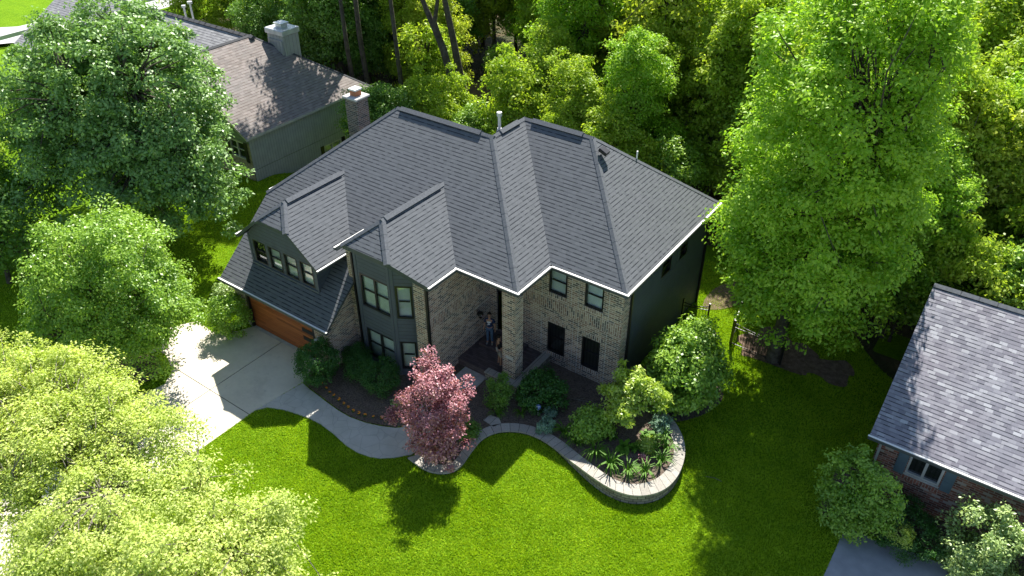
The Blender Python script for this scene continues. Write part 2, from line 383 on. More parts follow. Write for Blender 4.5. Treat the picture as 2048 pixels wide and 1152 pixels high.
# driveway: dark joint bed with slabs above
ZD = .02
drive_all = [(-13.0, -3.25), (-8.62, -3.25), (-8.62, -2.9), (-8.1, -4.6), (-8.42, -7.0), (-8.45, -9.5), (-8.9, -13), (-8.9, -30), (-14.4, -30), (-14.0, -13), (-13.2, -9.8), (-12.88, -8.1), (-13.4, -7.34), (-14.5, -6.9), (-15.7, -6.8), (-16.1, -5.5), (-15.5, -4.5), (-14.2, -4.6), (-13.3, -3.9)]
patch('driveway_joints', drive_all, lambda x, y: .006, plain('joint_filler', (.08, .075, .07), .95), 2)
JX, JY = -10.98, -7.2
def clip(P, ax, val, keep):
    out = []
    for i in range(len(P)):
        a, b = P[i], P[(i+1) % len(P)]; da = (a[ax]-val)*keep; db = (b[ax]-val)*keep
        if da >= 0: out.append(a)
        if (da > 0) != (db > 0) and da != db:
            t = da/(da-db); out.append((a[0]+(b[0]-a[0])*t, a[1]+(b[1]-a[1])*t))
    return out
gap = .018
sl_me = []
cuts_y = [(-30, -20), (-20, -13.2), (-13.2, JY), (JY, 0)]
for (y0, y1) in cuts_y:
    for (x0, x1) in ((-20, JX), (JX, 0)):
        P = drive_all
        P = clip(P, 1, y0+gap, 1); P = clip(P, 1, y1-gap, -1); P = clip(P, 0, x0+gap, 1); P = clip(P, 0, x1-gap, -1)
        if len(P) > 2: sl_me.append(P)
b = B()
for P in sl_me: b.prism(P[::1], .0, ZD)
b.build('driveway', M['concrete'])['kind'] = 'structure'
walk = [(-8.05, -4.62), (-7.5, -4.72), (-6.92, -4.78), (-6.3, -4.86), (-5.6, -4.93), (-4.92, -4.93), (-4.2, -4.8), (-3.6, -4.6), (-2.99, -4.31), (-2.4, -3.9), (-1.9, -3.3), (-1.6, -2.5), (-1.55, -1.3), (-1.6, .2), (-3.3, .2), (-3.3, -1.3)]
walk = walk[:9]+[(-2.75, -4.1), (-2.9, -3.4), (-3.0, -2.6), (-3.0, .29), (-1.8, .29), (-1.75, -1.5), (-1.6, -3), (-1.4, -4.2), (-1.5, -5.0), (-1.95, -5.52), (-2.35, -5.85), (-2.73, -6.03), (-3.3, -6.15), (-3.99, -6.13), (-4.8, -5.98), (-5.61, -5.9), (-6.3, -5.95), (-6.92, -6.08), (-7.5, -6.22), (-8.13, -6.5), (-8.4, -6.9)]
patch('front_path', walk, lambda x, y: .045, M['stamped'], .5, skirt=.06)

# mown grass blades over the lawn the camera sees
def grass():
    rng = np.random.default_rng(3); n = 2600000
    x = rng.uniform(-26, 22, n); y = rng.uniform(-17, 15, n)
    dx = x-14.15; dy = y+20.26; d = np.sqrt(dx*dx+dy*dy+23.2**2)
    keep = rng.random(n) < np.clip((27/d)**2, 0, 1)*.9
    ya = R(-35.421); pa = R(35.285)
    F = np.array([math.sin(ya)*math.cos(pa), math.cos(ya)*math.cos(pa), -math.sin(pa)]); Rr = np.array([math.cos(ya), -math.sin(ya), 0]); U = np.cross(Rr, F)
    w = dx*F[0]+dy*F[1]-23.2*F[2]; u = 1589*(dx*Rr[0]+dy*Rr[1])/w; v = 1589*(dx*U[0]+dy*U[1]-23.2*U[2])/w
    keep &= (abs(u) < 1040) & (abs(v) < 590)
    x = x[keep]; y = y[keep]
    def inside(P):
        c = np.zeros(len(x), bool); j = len(P)-1
        for i in range(len(P)):
            xi, yi = P[i]; xj, yj = P[j]
            with np.errstate(divide='ignore', invalid='ignore'):
                c ^= ((yi > y) != (yj > y)) & (x < (xj-xi)*(y-yi)/(yj-yi+1e-12)+xi)
            j = i
        return c
    bad = np.zeros(len(x), bool)
    for P in (drive_all, walk, OUT+[(4.0, 2.9), (3.3, 2.9), (-3.5, 2.9), (-3.5, -3)], bed2, isl, ring2, rb, [(13.3, 1.6), (28, 1.9), (28, -25), (13.3, -25)], [(-14, -3.3), (-2, -3.3), (-2, -1), (3.3, -1), (3.3, 11), (-14, 11)], [(3.3, 2.6), (3.3, 11), (-3.5, 11), (-3.5, 2.6)], [(-40, 6.6), (-24.4, 6.6), (-24.4, 17), (-40, 17)], woodP, [(13, 3), (30, 3), (30, 14), (13, 14)], soilP): bad |= inside(P)
    lawnfix = (y < -1.6) & (x > -7.5) & ~bad
    bad &= True
    x = x[~bad]; y = y[~bad]; n = len(x)
    z = np.array([gh(a, b) if (b > 7) else 0. for a, b in zip(x.tolist(), y.tolist())])
    cl = np.sin(x*2.1)*np.cos(y*1.7)+np.sin(x*.7+y*1.1)+np.sin(x*5.3-y*4.1)*.5
    h = .05+.03*rng.random(n)+.008*cl; a = rng.uniform(0, 6.283, n); wd = .014+.010*rng.random(n); lean = rng.normal(size=(n, 2))*.035
    ca, sa = np.cos(a)*wd, np.sin(a)*wd
    V = np.stack([np.stack([x-ca, y-sa, z-.005], 1), np.stack([x+ca, y+sa, z-.005], 1), np.stack([x+lean[:, 0], y+lean[:, 1], z+h], 1)], 1).reshape(-1, 3)
    me = bpy.data.meshes.new('grass'); me.vertices.add(3*n); me.vertices.foreach_set('co', V.ravel().astype(np.float32))
    me.loops.add(3*n); me.loops.foreach_set('vertex_index', np.arange(3*n, dtype=np.int32))
    me.polygons.add(n); me.polygons.foreach_set('loop_start', np.arange(0, 3*n, 3, dtype=np.int32)); me.polygons.foreach_set('loop_total', np.full(n, 3, dtype=np.int32)); me.update(calc_edges=True)
    o = link('grass', me, M['lf_grass']); tag(o, 'short mown bright green grass covering the lawns', 'grass', kind='stuff')
    print('BLADES', n)
# beds
def zb(x): return .08+.40*sst((x-2.5)/3)
OUT = [(-1.46, -5.27), (-0.46, -5.39), (0.25, -5.07), (0.54, -4.53), (0.36, -3.6), (0.26, -2.76), (0.6, -2.03), (1.45, -1.5), (2.62, -1.46), (4.11, -2.01), (5.42, -2.4), (6.42, -2.34), (7.1, -1.91), (7.54, -1.18), (7.59, -0.18), (7.27, 0.97), (6.62, 1.81), (5.83, 2.35), (5.09, 2.62)]
INN = [(-1.16, -4.8), (-0.36, -4.93), (0.0, -4.7), (0.16, -4.4), (-.02, -3.5), (-0.13, -2.63), (0.28, -1.75), (1.3, -1.08), (2.75, -0.98), (4.22, -1.55), (5.3, -1.93), (6.15, -1.9), (6.72, -1.5), (7.07, -0.85), (7.12, 0.0), (6.86, 0.82), (6.35, 1.45), (5.65, 1.93), (5.0, 2.2)]
OUT = smooth(OUT, 2, False); INN = smooth(INN, 2, False)
bed = INN+[(4.0, 2.7), (3.2, 2.9), (-.1, 2.9), (-.1, .25), (-1.72, .25), (-1.7, -1.5), (-1.55, -3), (-1.3, -4.4)]
def zbed(x, y): return zb(x)+.03*math.sin(x*3.1)*math.sin(y*2.7)
patch('planting_bed', bed, zbed, M['mulch'], .35)
bed2 = [(-8.6, -3.3), (-8.05, -4.55), (-7.5, -4.66), (-6.92, -4.72), (-6.3, -4.8), (-5.6, -4.87), (-4.92, -4.87), (-4.2, -4.74), (-3.6, -4.52), (-3.0, -4.25), (-2.82, -4.05), (-2.96, -3.4), (-3.06, -2.6), (-3.06, .3), (-3.4, .3), (-3.4, -1.6), (-7.3, -1.4), (-7.62, -1.4), (-7.62, -3.3)]
patch('planting_bed.001', bed2, lambda x, y: .06+.03*math.sin(x*4)*math.sin(y*3.3), M['mulch'], .4, skirt=.07)
isl = smooth([(-14.6, -7.15), (-13.75, -7.65), (-13.5, -8.25), (-13.9, -9.1), (-15.2, -9.4), (-16.2, -8.6), (-15.9, -7.7)], 2)
patch('tree_mulch_ring', isl, lambda x, y: .05, M['mulch_pale'], .6)
ring2 = rough(smooth([(6.1, 8.9), (6.6, 10.3), (7.4, 11.4), (8.4, 10.2), (10.2, 10.3), (11.4, 10.0), (11.2, 8.9), (10.0, 8.7), (8.3, 8.2), (6.9, 8.1)], 3), .2)
patch('tree_mulch_ring.001', ring2, lambda x, y: gh(x, y)+.035, M['mulch_pale'], .6)
soilP = smooth([(3.5, 7.6), (5.2, 9.4), (5.0, 8.0), (4.9, 6.3), (7.2, 5.6), (7.0, 3.6), (5.5, 1.9), (3.4, 3)], 2)
patch('side_garden_soil', soilP, lambda x, y: .03, M['mulch'], .6)
patch('back_soil_patch', smooth([(3.4, 12.5), (4.6, 14.5), (5.6, 13.5), (4.8, 11), (3.6, 10.2)], 2), lambda x, y: gh(x, y)+.03, M['mulch_pale'], .6)
rb = smooth([(12.3, 1.2), (13.0, 1.55), (14.4, 1.5), (15.6, 1.75), (17.6, 1.85), (26, 1.9), (26, 4.2), (13.2, 4.2), (12.6, 5.5), (12.1, 3.4)], 1)
patch('neighbour_bed', rb, lambda x, y: .05, groundmat('dry_brown_mulch', [(.3, (.07, .05, .04)), (.7, (.14, .10, .08))], 5, bscale=26, bdist=.06, fine=(.5, (.2, .16, .12))), .6)
patch('neighbour_driveway', [(13.3, 1.35), (14.4, 1.38), (15.6, 1.6), (17.6, 1.8), (28, 1.9), (28, -25), (13.3, -25)], lambda x, y: .03, M['asphalt'], 3)
grass()
# retaining wall: blocks + caps
rw = empty('retaining_wall', 'low curved retaining wall of split grey block with pale flat capstones edging the front bed', 'retaining wall', (4, -2, 0))
def strip(Lo, Li, z0f, z1f, name, mat, shrink=0):
    Bq = B(); n = min(len(Lo), len(Li)); me_v = []; fs = []
    for i in range(n):
        o_, i_ = Lo[i], Li[i]; c = ((o_[0]+i_[0])/2, (o_[1]+i_[1])/2)
        o_ = (o_[0]+(c[0]-o_[0])*shrink, o_[1]+(c[1]-o_[1])*shrink); i_ = (i_[0]+(c[0]-i_[0])*shrink, i_[1]+(c[1]-i_[1])*shrink)
        z0, z1 = z0f(o_[0]), z1f(o_[0])
        me_v += [(o_[0], o_[1], z0), (o_[0], o_[1], z1), (i_[0], i_[1], z1), (i_[0], i_[1], z0)]
    for i in range(n-1):
        for j in range(4): fs.append((i*4+j, i*4+(j+1) % 4, (i+1)*4+(j+1) % 4, (i+1)*4+j))
    fs += [(0, 3, 2, 1), ((n-1)*4, (n-1)*4+1, (n-1)*4+2, (n-1)*4+3)]
    me = bpy.data.meshes.new(name); me.from_pydata(me_v, [], fs); bm = bmesh.new(); bm.from_mesh(me); bmesh.ops.recalc_face_normals(bm, faces=bm.faces); bm.to_mesh(me); bm.free(); me.update()
    uvl = me.uv_layers.new(name='UVMap'); arc = [0]
    for i in range(1, n): arc.append(arc[-1]+math.dist(Lo[i], Lo[i-1]))
    for p in me.polygons:
        for li in p.loop_indices:
            vi = me.loops[li].vertex_index; uvl.data[li].uv = (arc[vi//4], me.vertices[vi].co.z+(.3 if vi % 4 > 1 else 0))
    o = link(name, me, mat, rw); o.matrix_parent_inverse = Matrix.Translation((-4, 2, 0)); return o
strip(OUT, INN, lambda x: -.1, lambda x: zb(x)-.02, 'wall_blocks', M['block'], .16)
strip(OUT, INN, lambda x: zb(x)-.02, lambda x: zb(x)+.06, 'capstones', M['capstone'])

# ------------------------------------------------------------------ building helpers
def wall(name, parent, mat, a, b, z0, top, opens=(), thick=.14, inset=0):
    a = Vector((*a, 0)); b = Vector((*b, 0)); L = (b-a).length; d = (b-a)/L; n = Vector((d.y, -d.x, 0))
    if isinstance(top, (int, float)): top = [(0, top), (L, top)]
    zt = min(t[1] for t in top); zt = max(zt, max([o[3] for o in opens], default=z0+.01)+.001) if opens else zt
    P = lambda u, z, k=0: a+d*u+Vector((0, 0, z))-n*k
    q = B()
    us = sorted({0, L, *[u for o in opens for u in (o[0], o[1])]}); zs = sorted({z0, zt, *[z for o in opens for z in (o[2], o[3])]})
    for i in range(len(us)-1):
        for j in range(len(zs)-1):
            uc = (us[i]+us[i+1])/2; zc = (zs[j]+zs[j+1])/2
            if any(o[0] < uc < o[1] and o[2] < zc < o[3] for o in opens): continue
            q.face([P(us[i], zs[j]), P(us[i+1], zs[j]), P(us[i+1], zs[j+1]), P(us[i], zs[j+1])])
    for o in opens:
        u0, u1, w0, w1 = o
        for (ua, za, ub, zb_) in ((u0, w0, u1, w0), (u1, w0, u1, w1), (u1, w1, u0, w1), (u0, w1, u0, w0)):
            q.face([P(ua, za, thick), P(ub, zb_, thick), P(ub, zb_), P(ua, za)])
    if max(t[1] for t in top) > zt+.01:
        q.face([P(0, zt), P(L, zt)]+[P(u, z) for u, z in reversed(top) if z > zt+.001 or 0 < u < L])
    return q.build(name, mat, parent)
def window(parent, a, b, u0, u1, z0, z1, n_sash=1, blind='blind', glass='glass', depth=.09, name='window', frame=.075, gapw=.0, rail=True, frame_mat='black', pan=None):
    """frame object with sash bars; panes and blind are sub-parts"""
    a = Vector((*a, 0)); b = Vector((*b, 0)); d = (b-a).normalized(); n = Vector((d.y, -d.x, 0))
    P = lambda u, z, k=0: a+d*u+Vector((0, 0, z))-n*k
    q = B(); f = frame
    for (s0, s1, t0, t1) in ((u0, u1, z0, z0+f), (u0, u1, z1-f, z1), (u0, u0+f, z0+f, z1-f), (u1-f, u1, z0+f, z1-f)):
        for dd in (1,):
            c0, c1 = P(s0, (t0+t1)/2, depth-.05), P(s1, (t0+t1)/2, depth-.05)
            q.bar(c0, c1, .09, t1-t0)
    sw = (u1-u0-2*f)/n_sash
    for i in range(1, n_sash): q.bar(P(u0+f+sw*i, z0+f, depth-.045), P(u0+f+sw*i, z1-f, depth-.045), .09, .08, up=n)
    if rail:
        zm = (z0+z1)/2+.02
        for i in range(n_sash): q.bar(P(u0+f+sw*i+.04, zm, depth-.02), P(u0+f+sw*(i+1)-.04, zm, depth-.02), .05, .05)
        # meeting rail latch, lower sash stands proud
        for i in range(n_sash): q.bar(P(u0+f+sw*(i+.5)-.03, zm+.03, depth-.045), P(u0+f+sw*(i+.5)+.03, zm+.03, depth-.045), .02, .03)
    w = q.build(name, M[frame_mat], parent, uv=False)
    g = B(); g.face([P(u0+f, z0+f, depth), P(u1-f, z0+f, depth), P(u1-f, z1-f, depth), P(u0+f, z1-f, depth)]); g.build('pane', M[glass], w, uv=False)
    if blind:
        g = B(); g.face([P(u0, z0, depth+.045), P(u1, z0, depth+.045), P(u1, z1, depth+.045), P(u0, z1, depth+.045)]); g.build('blind', M[blind], w)  # some windows get the near-black unlit-room sheet instead of a blind
    return w
def roofpart(name, polys, parent, mat, drop=.16, fascia='fascia'):
    bm = bmesh.new()
    for P in polys: bm.faces.new([bm.verts.new(p) for p in P])
    bmesh.ops.remove_doubles(bm, verts=bm.verts, dist=.004); bm.normal_update()
    for f in bm.faces:
        if f.normal.z < 0: f.normal_flip()
    ed = [e for e in bm.edges if e.is_boundary]
    for e in ed:
        v0, v1 = e.verts; f0 = e.link_faces[0]
        a = bm.verts.new(v0.co-Vector((0, 0, drop))); b_ = bm.verts.new(v1.co-Vector((0, 0, drop)))
        nf = bm.faces.new([v0, v1, b_, a]); nf.material_index = 1
    bmesh.ops.triangulate(bm, faces=[f for f in bm.faces if len(f.verts) > 4])
    me = bpy.data.meshes.new(name); bm.to_mesh(me); bm.free(); me.update(); uvface(me)
    return link(name, me, [M[mat] if isinstance(mat, str) else mat, M[fascia]], parent)
def cap(q, p0, p1, n1, n2, w=.15, h=.03, mi=0, dark=None):
    p0 = Vector(p0); p1 = Vector(p1); d = (p1-p0).normalized(); S = []
    for n in (n1, n2):
        n = Vector(n).normalized(); s = n.cross(d).normalized()
        if s.z > 0 or (abs(s.z) < 1e-6): s = -s
        S.append((s, n))
    up = (S[0][1]+S[1][1]).normalized()
    k = len(q.v)
    for p in (p0, p1):
        q.v += [tuple(p+S[0][0]*w-S[0][1]*.02), tuple(p+S[0][0]*w+S[0][1]*h), tuple(p+up*h*1.15), tuple(p+S[1][0]*w+S[1][1]*h), tuple(p+S[1][0]*w-S[1][1]*.02)]
    for j in range(4): q.f.append((k+j, k+j+1, k+5+j+1, k+5+j)); q.mi.append(dark if (dark is not None and j in (0, 3)) else mi)
    q.f.append((k+4, k+3, k+2, k+1, k)); q.f.append((k+5, k+6, k+7, k+8, k+9)); q.mi += [mi, mi]
def capseg(q, p0, p1, n1, n2, w=.15, h=.03, seg=.3):
    p0 = Vector(p0); p1 = Vector(p1); n = max(1, int((p1-p0).length/seg))
    if p1.z > p0.z: p0, p1 = p1, p0
    for i in range(n):
        a = p0.lerp(p1, i/n); c = p0.lerp(p1, (i+1)/n+.02)
        cap(q, a, c, n1, n2, w, h+.004*(i % 2))
def gutter(parent, p0, p1, out, white=True, name='gutter'):
    p0 = Vector(p0); p1 = Vector(p1); o = Vector(out).normalized(); q = B()
    c = o*.065; z = Vector((0, 0, -.075))
    d = (p1-p0).normalized()
    q.bar(p0+c+z, p1+c+z, .125, .11); g = q.build(name, M['fascia'], parent, uv=False)
    if white:
        q = B(); q.bar(p0+c+Vector((0, 0, -.012))-d*.01, p1+c+Vector((0, 0, -.012))+d*.01, .075, .018); q.build('gutter_lining', M['white'], g, uv=False)
    return g

# ------------------------------------------------------------------ main house
H = empty('brick_house', 'two storey tan brick house with dark hip roof and cedar garage door', 'house', (0, 0, 0))
K = .845
A_, B_, C_, D_ = (-9.68, 4.38, 9.2), (-4.38, 4.38, 9.2), (-4.38, 6.72, 9.2), (-.92, 6.72, 9.2)
E_, V_, R_, RB_ = (0, 0, 5.5), (0, 2.34, 5.5), (3.46, 2.34, 5.5), (3.46, 11.1, 5.5)
zz = lambda y: 5.5+K*y
polys = [
 [A_, (-14.2, 0, 5.5), (-14.2, -3.52, zz(-3.52)), (-7.25, -3.52, zz(-3.52)), (-7.25, -1.58, zz(-1.58)), (-7.62, -1.58, zz(-1.58)), (-7.62, 0, 5.5), E_, B_],
 [B_, E_, V_, C_], [C_, V_, R_, D_], [D_, R_, RB_],
 [A_, (-14.2, 8.76, 5.5), (-14.2, 0, 5.5)], [A_, B_, (-8.76, 8.76, 5.5), (-14.2, 8.76, 5.5)],
 [B_, C_, (-8.76, 11.1, 5.5), (-8.76, 8.76, 5.5)], [C_, D_, RB_, (-8.76, 11.1, 5.5)]]
rf = roofpart('roof', polys, H, 'roof', .14)
dr = roofpart('dormer_roof', [[(-10.69, -1.91, 6.86), (-9.74, -2.8, 6.10), (-8.18, -2.8, 4.84), (-8.18, -.7, 4.84), (-10.69, 1.7, 6.86)],
 [(-10.69, -1.91, 6.86), (-10.69, 1.7, 6.86), (-13.2, -.7, 4.84), (-13.2, -2.8, 4.84), (-11.64, -2.8, 6.10)],
 [(-10.69, -1.91, 6.86), (-11.64, -2.8, 6.10), (-9.74, -2.8, 6.10)]], H, 'roof', .17)
br = roofpart('bay_roof', [[(-5.5, -1.36, 7.51), (-4.28, -2.52, 6.53), (-3.01, -1.75, 5.5), (-3.01, .1, 5.5), (-5.5, 2.45, 7.51)],
 [(-5.5, -1.36, 7.51), (-5.5, 2.45, 7.51), (-8.0, .1, 5.5), (-8.0, -1.75, 5.5), (-6.72, -2.52, 6.53)],
 [(-5.5, -1.36, 7.51), (-6.72, -2.52, 6.53), (-4.28, -2.52, 6.53)]], H, 'roof', .2)
NF, NE, NW, NB = (0, -K, 1), (K, 0, 1), (-K, 0, 1), (0, K, 1)
NDe, NDw = (.804, 0, 1), (-.804, 0, 1)
q = B()
for a, b_, n1, n2 in ((A_, B_, NF, NB), (B_, C_, NE, NW), (C_, D_, NF, NB), (B_, E_, NF, NE), (D_, R_, NF, NE), (D_, RB_, NE, NB), (A_, (-14.2, 0, 5.5), NF, NW), (A_, (-14.2, 8.76, 5.5), NW, NB)):
    capseg(q, a, b_, n1, n2, .14, .014)
q.build('ridge_caps', M['cap'], rf, uv=False)
q = B(); capseg(q, (-10.69, 1.65, 6.86), (-10.69, -1.91, 6.86), NDe, NDw, .14); capseg(q, (-10.69, -1.91, 6.86), (-9.74, -2.8, 6.1), NDe, NF, .14); capseg(q, (-10.69, -1.91, 6.86), (-11.64, -2.8, 6.1), NDw, NF, .14); q.build('ridge_caps', M['cap'], dr, uv=False)
q = B(); capseg(q, (-5.5, 2.4, 7.51), (-5.5, -1.36, 7.51), NDe, NDw, .14); capseg(q, (-5.5, -1.36, 7.51), (-4.28, -2.52, 6.53), NDe, NF, .14); capseg(q, (-5.5, -1.36, 7.51), (-6.72, -2.52, 6.53), NDw, NF, .14); q.build('ridge_caps', M['cap'], br, uv=False)
def ridgevent(p0, p1, n1, n2, parent):
    q = B(); cap(q, p0, p1, n1, n2, .17, .055, 0, 1); q.build('ridge_vent', [M['cap'], M['vent_dark']], parent, uv=False)
ridgevent((-9.45, 4.38, 9.22), (-4.95, 4.38, 9.22), NF, NB, rf)
ridgevent((-4.38, 4.9, 9.22), (-4.38, 6.2, 9.22), NE, NW, rf)
ridgevent((-3.9, 6.72, 9.22), (-1.35, 6.72, 9.22), NF, NB, rf)
ridgevent((-10.69, -1.8, 6.88), (-10.69, 1.35, 6.88), NDe, NDw, dr)
ridgevent((-5.5, -1.25, 7.53), (-5.5, 2.05, 7.53), NDe, NDw, br)
for p0, p1, out in (((-3.0, 0, 5.5), (.12, 0, 5.5), (0, -1, 0)), ((0, 0, 5.5), (0, 2.24, 5.5), (1, 0, 0)), ((.1, 2.34, 5.5), (3.58, 2.34, 5.5), (0, -1, 0)), ((3.46, 2.34, 5.5), (3.46, 11.1, 5.5), (1, 0, 0)),
                    ((-3.01, -1.78, 5.5), (-3.01, -.1, 5.5), (1, 0, 0)), ((-8.0, -1.78, 5.5), (-8.0, .1, 5.5), (-1, 0, 0)), ((-8.18, -2.82, 4.84), (-8.18, -.8, 4.84), (1, 0, 0)), ((-13.2, -2.82, 4.84), (-13.2, -1.0, 4.84), (-1, 0, 0)),
                    ((-14.25, -3.52, zz(-3.52)), (-7.2, -3.52, zz(-3.52)), (0, -1, 0)), ((-14.2, .1, 5.5), (-14.2, 8.76, 5.5), (-1, 0, 0))):
    gutter(H, p0, p1, out)
# roof vents
q = B(); vx, vy, vz = -.42, 6.72, 8.78
q.box(-.2, .2, -.17, .17, 0, .16); o = q.build('box_vent', M['black'], H, bevel=.02); o.location = (-.2, 6.45, 8.78); o.rotation_euler = (0, R(25), R(0))
q = B(); q.tube([(-4.72, 5.35, 8.7), (-4.72, 5.35, 9.65)], .065, 10); q.tube([(-4.72, 5.35, 9.65), (-4.72, 5.35, 9.82)], .11, 12); q.tube([(-4.72, 5.35, 8.6), (-4.72, 5.35, 9.1)], [.22, .09], 10); q.build('flue_pipe', M['galv'], H, uv=False)
q = B(); q.tube([(.45, 8.3, 7.5), (.45, 8.3, 8.3)], .035, 8); q.build('vent_pipe', M['white'], H, uv=False)
q = B(); q.box(-14.15, -13.7, 8.0, 8.5, 5.6, 6.1); q.build('back_vent', M['galv'], H)
# walls
def slopetop(pts): return pts
gy = -3.2
wall('front_wall', H, M['brick'], (-13.85, gy), (-7.62, gy), -.1, 2.7, [(.85, 5.27, -.05, 2.12)], .22)
wall('front_wall', H, M['brick'], (-7.62, gy), (-7.62, -1.55), -.1, [(0, 2.7), (1.65, 4.1)])
wall('side_wall', H, M['brick'], (-13.85, 10.8), (-13.85, gy), -.5, [(0, 5.35), (10.9, 5.35), (14.0, 2.7)])
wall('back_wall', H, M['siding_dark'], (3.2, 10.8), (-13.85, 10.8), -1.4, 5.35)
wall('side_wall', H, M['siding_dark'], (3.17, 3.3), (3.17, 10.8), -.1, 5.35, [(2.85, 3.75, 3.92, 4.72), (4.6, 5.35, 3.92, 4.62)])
wall('side_wall', H, M['brick'], (3.2, 2.74), (3.2, 3.3), -.1, 5.35)
for u0, u1, z1 in ((2.85, 3.75, 4.72), (4.6, 5.35, 4.62)): window(H, (3.17, 3.3), (3.17, 10.8), u0, u1, 3.92, z1, 1, 'dark_room')
# right front brick wall; u = x + 3.4
fy = 2.74
ops = [(3.1, 3.98, 3.85, 5.06), (4.83, 5.7, 3.85, 5.06), (3.1, 3.98, .66, 2.27), (4.83, 5.7, .66, 2.27), (.35, 1.62, .5, 3.3)]
wall('front_wall', H, M['brick'], (-3.4, fy), (3.2, fy), -.1, 5.3, ops, .16)
for i, (u0, u1, w0, w1) in enumerate(ops[:4]):
    window(H, (-3.4, fy), (3.2, fy), u0, u1, w0, w1, 1, 'blind' if i < 2 else 'dark_room')
q = B()
q.box(-3.39, 3.2, fy-.012, fy, 2.98, 3.24); q.box(-3.39, 3.2, fy-.012, fy, 3.245, 3.5)
q.build('soldier_band', M['soldier'], H)
q = B()
for (u0, u1, w0, w1) in ops[:4]:
    x0, x1 = u0-3.4, u1-3.4
    q = B(); q.box(x0-.04, x1+.04, fy-.035, fy, w0-.2, w0-.003); q.build('brick_sill', M['soldier'], H)
    if w1 < 3: q = B(); q.box(x0-.1, x1+.1, fy-.014, fy, w1+.003, w1+.23); q.build('brick_lintel', M['soldier'], H)
q = B()
for x, z0, z1 in ((-.62, 0, 2.95), (.95, 0, 2.95), (1.2, 0, 2.95), (2.55, 0, 2.95), (-.62, 3.52, 5.3), (.8, 3.52, 5.3), (1.15, 3.52, 5.3), (2.55, 3.52, 5.3)):
    q = B(); q.box(x-.01, x+.01, fy-.004, fy+.01, z0, z1); q.build('expansion_joint', M['concrete_cap'], H)
# east wall of the bay wing facing the porch
wall('side_wall', H, M['brick'], (-3.4, -1.55), (-3.4, fy), -.1, 5.3)
q = B(); q.box(-3.4, -3.388, -1.5, fy-.02, 2.98, 3.24); q.box(-3.4, -3.388, -1.5, fy-.02, 3.245, 3.5); q.build('soldier_band', M['soldier'], H)
q = B(); q.box(-3.4, -3.395, .0, fy-.05, 2.24, 2.262); q.build('expansion_joint', M['concrete_cap'], H)
# piers and canted bay
def rz(x, y): return min(7.51-.847*(-1.36-y) if y < -1.36 else 99, 5.5+.804*min(x+8.0, -3.01-x))-.05
wall('brick_pier', H, M['brick'], (-3.99, -1.55), (-3.4, -1.55), -.1, [(0, rz(-3.99, -1.55)-.12), (.59, rz(-3.4, -1.55)-.12)])
wall('brick_pier', H, M['brick'], (-7.6, -1.6), (-7.25, -1.6), -.1, [(0, rz(-7.6, -1.6)-.12), (.35, rz(-7.25, -1.6)-.12)])
wall('side_wall', H, M['brick'], (-7.6, 4), (-7.6, -1.6), 2, 5.5)
bF0, bF1, bC = (-6.95, -1.8), (-5.0, -1.8), (-3.99, -1.18)
bops = [(.22, 1.86, 3.12, 4.79), (.24, 1.88, .36, 1.94)]
wall('bay_wall', H, M['siding'], bF0, bF1, -.1, [(0, rz(*bF0)), (.6, rz(-6.35, -1.8)), (1.1, rz(-5.85, -1.8)), (1.95, rz(*bF1))], bops)
for o_ in bops: window(H, bF0, bF1, *o_, 2, 'blind', frame=.085)
wall('bay_wall', H, M['siding'], (-7.25, -1.6), bF0, -.1, [(0, rz(-7.25, -1.6)), (.36, rz(*bF0))])
cops = [(.17, .87, 3.15, 4.8), (.17, .87, .42, 1.93)]
wall('bay_wall', H, M['siding'], bF1, bC, -.1, [(0, rz(*bF1)), (1.185, rz(*bC)-.0)], cops)
window(H, bF1, bC, *cops[0], 1, 'blind', 'glass_sky', frame=.085); window(H, bF1, bC, *cops[1], 1, 'blind', frame=.085)
q = B()
def strip_v(q, x, y, z0, z1, ang, w=.13, t=.02):
    q.box(x-w/2, x+w/2, y-t/2, y+t/2, z0, z1, rot=ang, c=(x, y, 0))
strip_v(q, -5.08, -1.81, 0, 6.95, 0); strip_v(q, -4.93, -1.77, 0, 6.9, R(32)); strip_v(q, -6.88, -1.81, 0, 6.2, 0); strip_v(q, -4.07, -1.245, 0, 6.1, R(32), .1)
q.box(-6.95, -5.0, -1.82, -1.8, -.05, .12)
q.build('corner_trim', M['trim'], H)
# canted bay soffit panel under the roof edge (between wall and clipped eave)
q = B(); q.face([(-5.0, -1.78, 6.7), (-4.28, -2.46, 6.36), (-3.04, -1.74, 5.36), (-3.42, -1.52, 5.5), (-3.99, -1.2, 6.0)]); q.build('soffit', M['trim'], H, uv=False)
# downspouts
q = B()
for x, y, z0, z1 in ((-3.33, -1.5, 0, 5.4), (-7.2, -1.68, 0, 5.5), (3.25, 3.32, 0, 5.4), (3.25, 10.75, -.1, 5.4)):
    q = B(); q.box(x-.045, x+.045, y-.05, y+.05, z0, z1); q.build('downspout', M['black'], H)
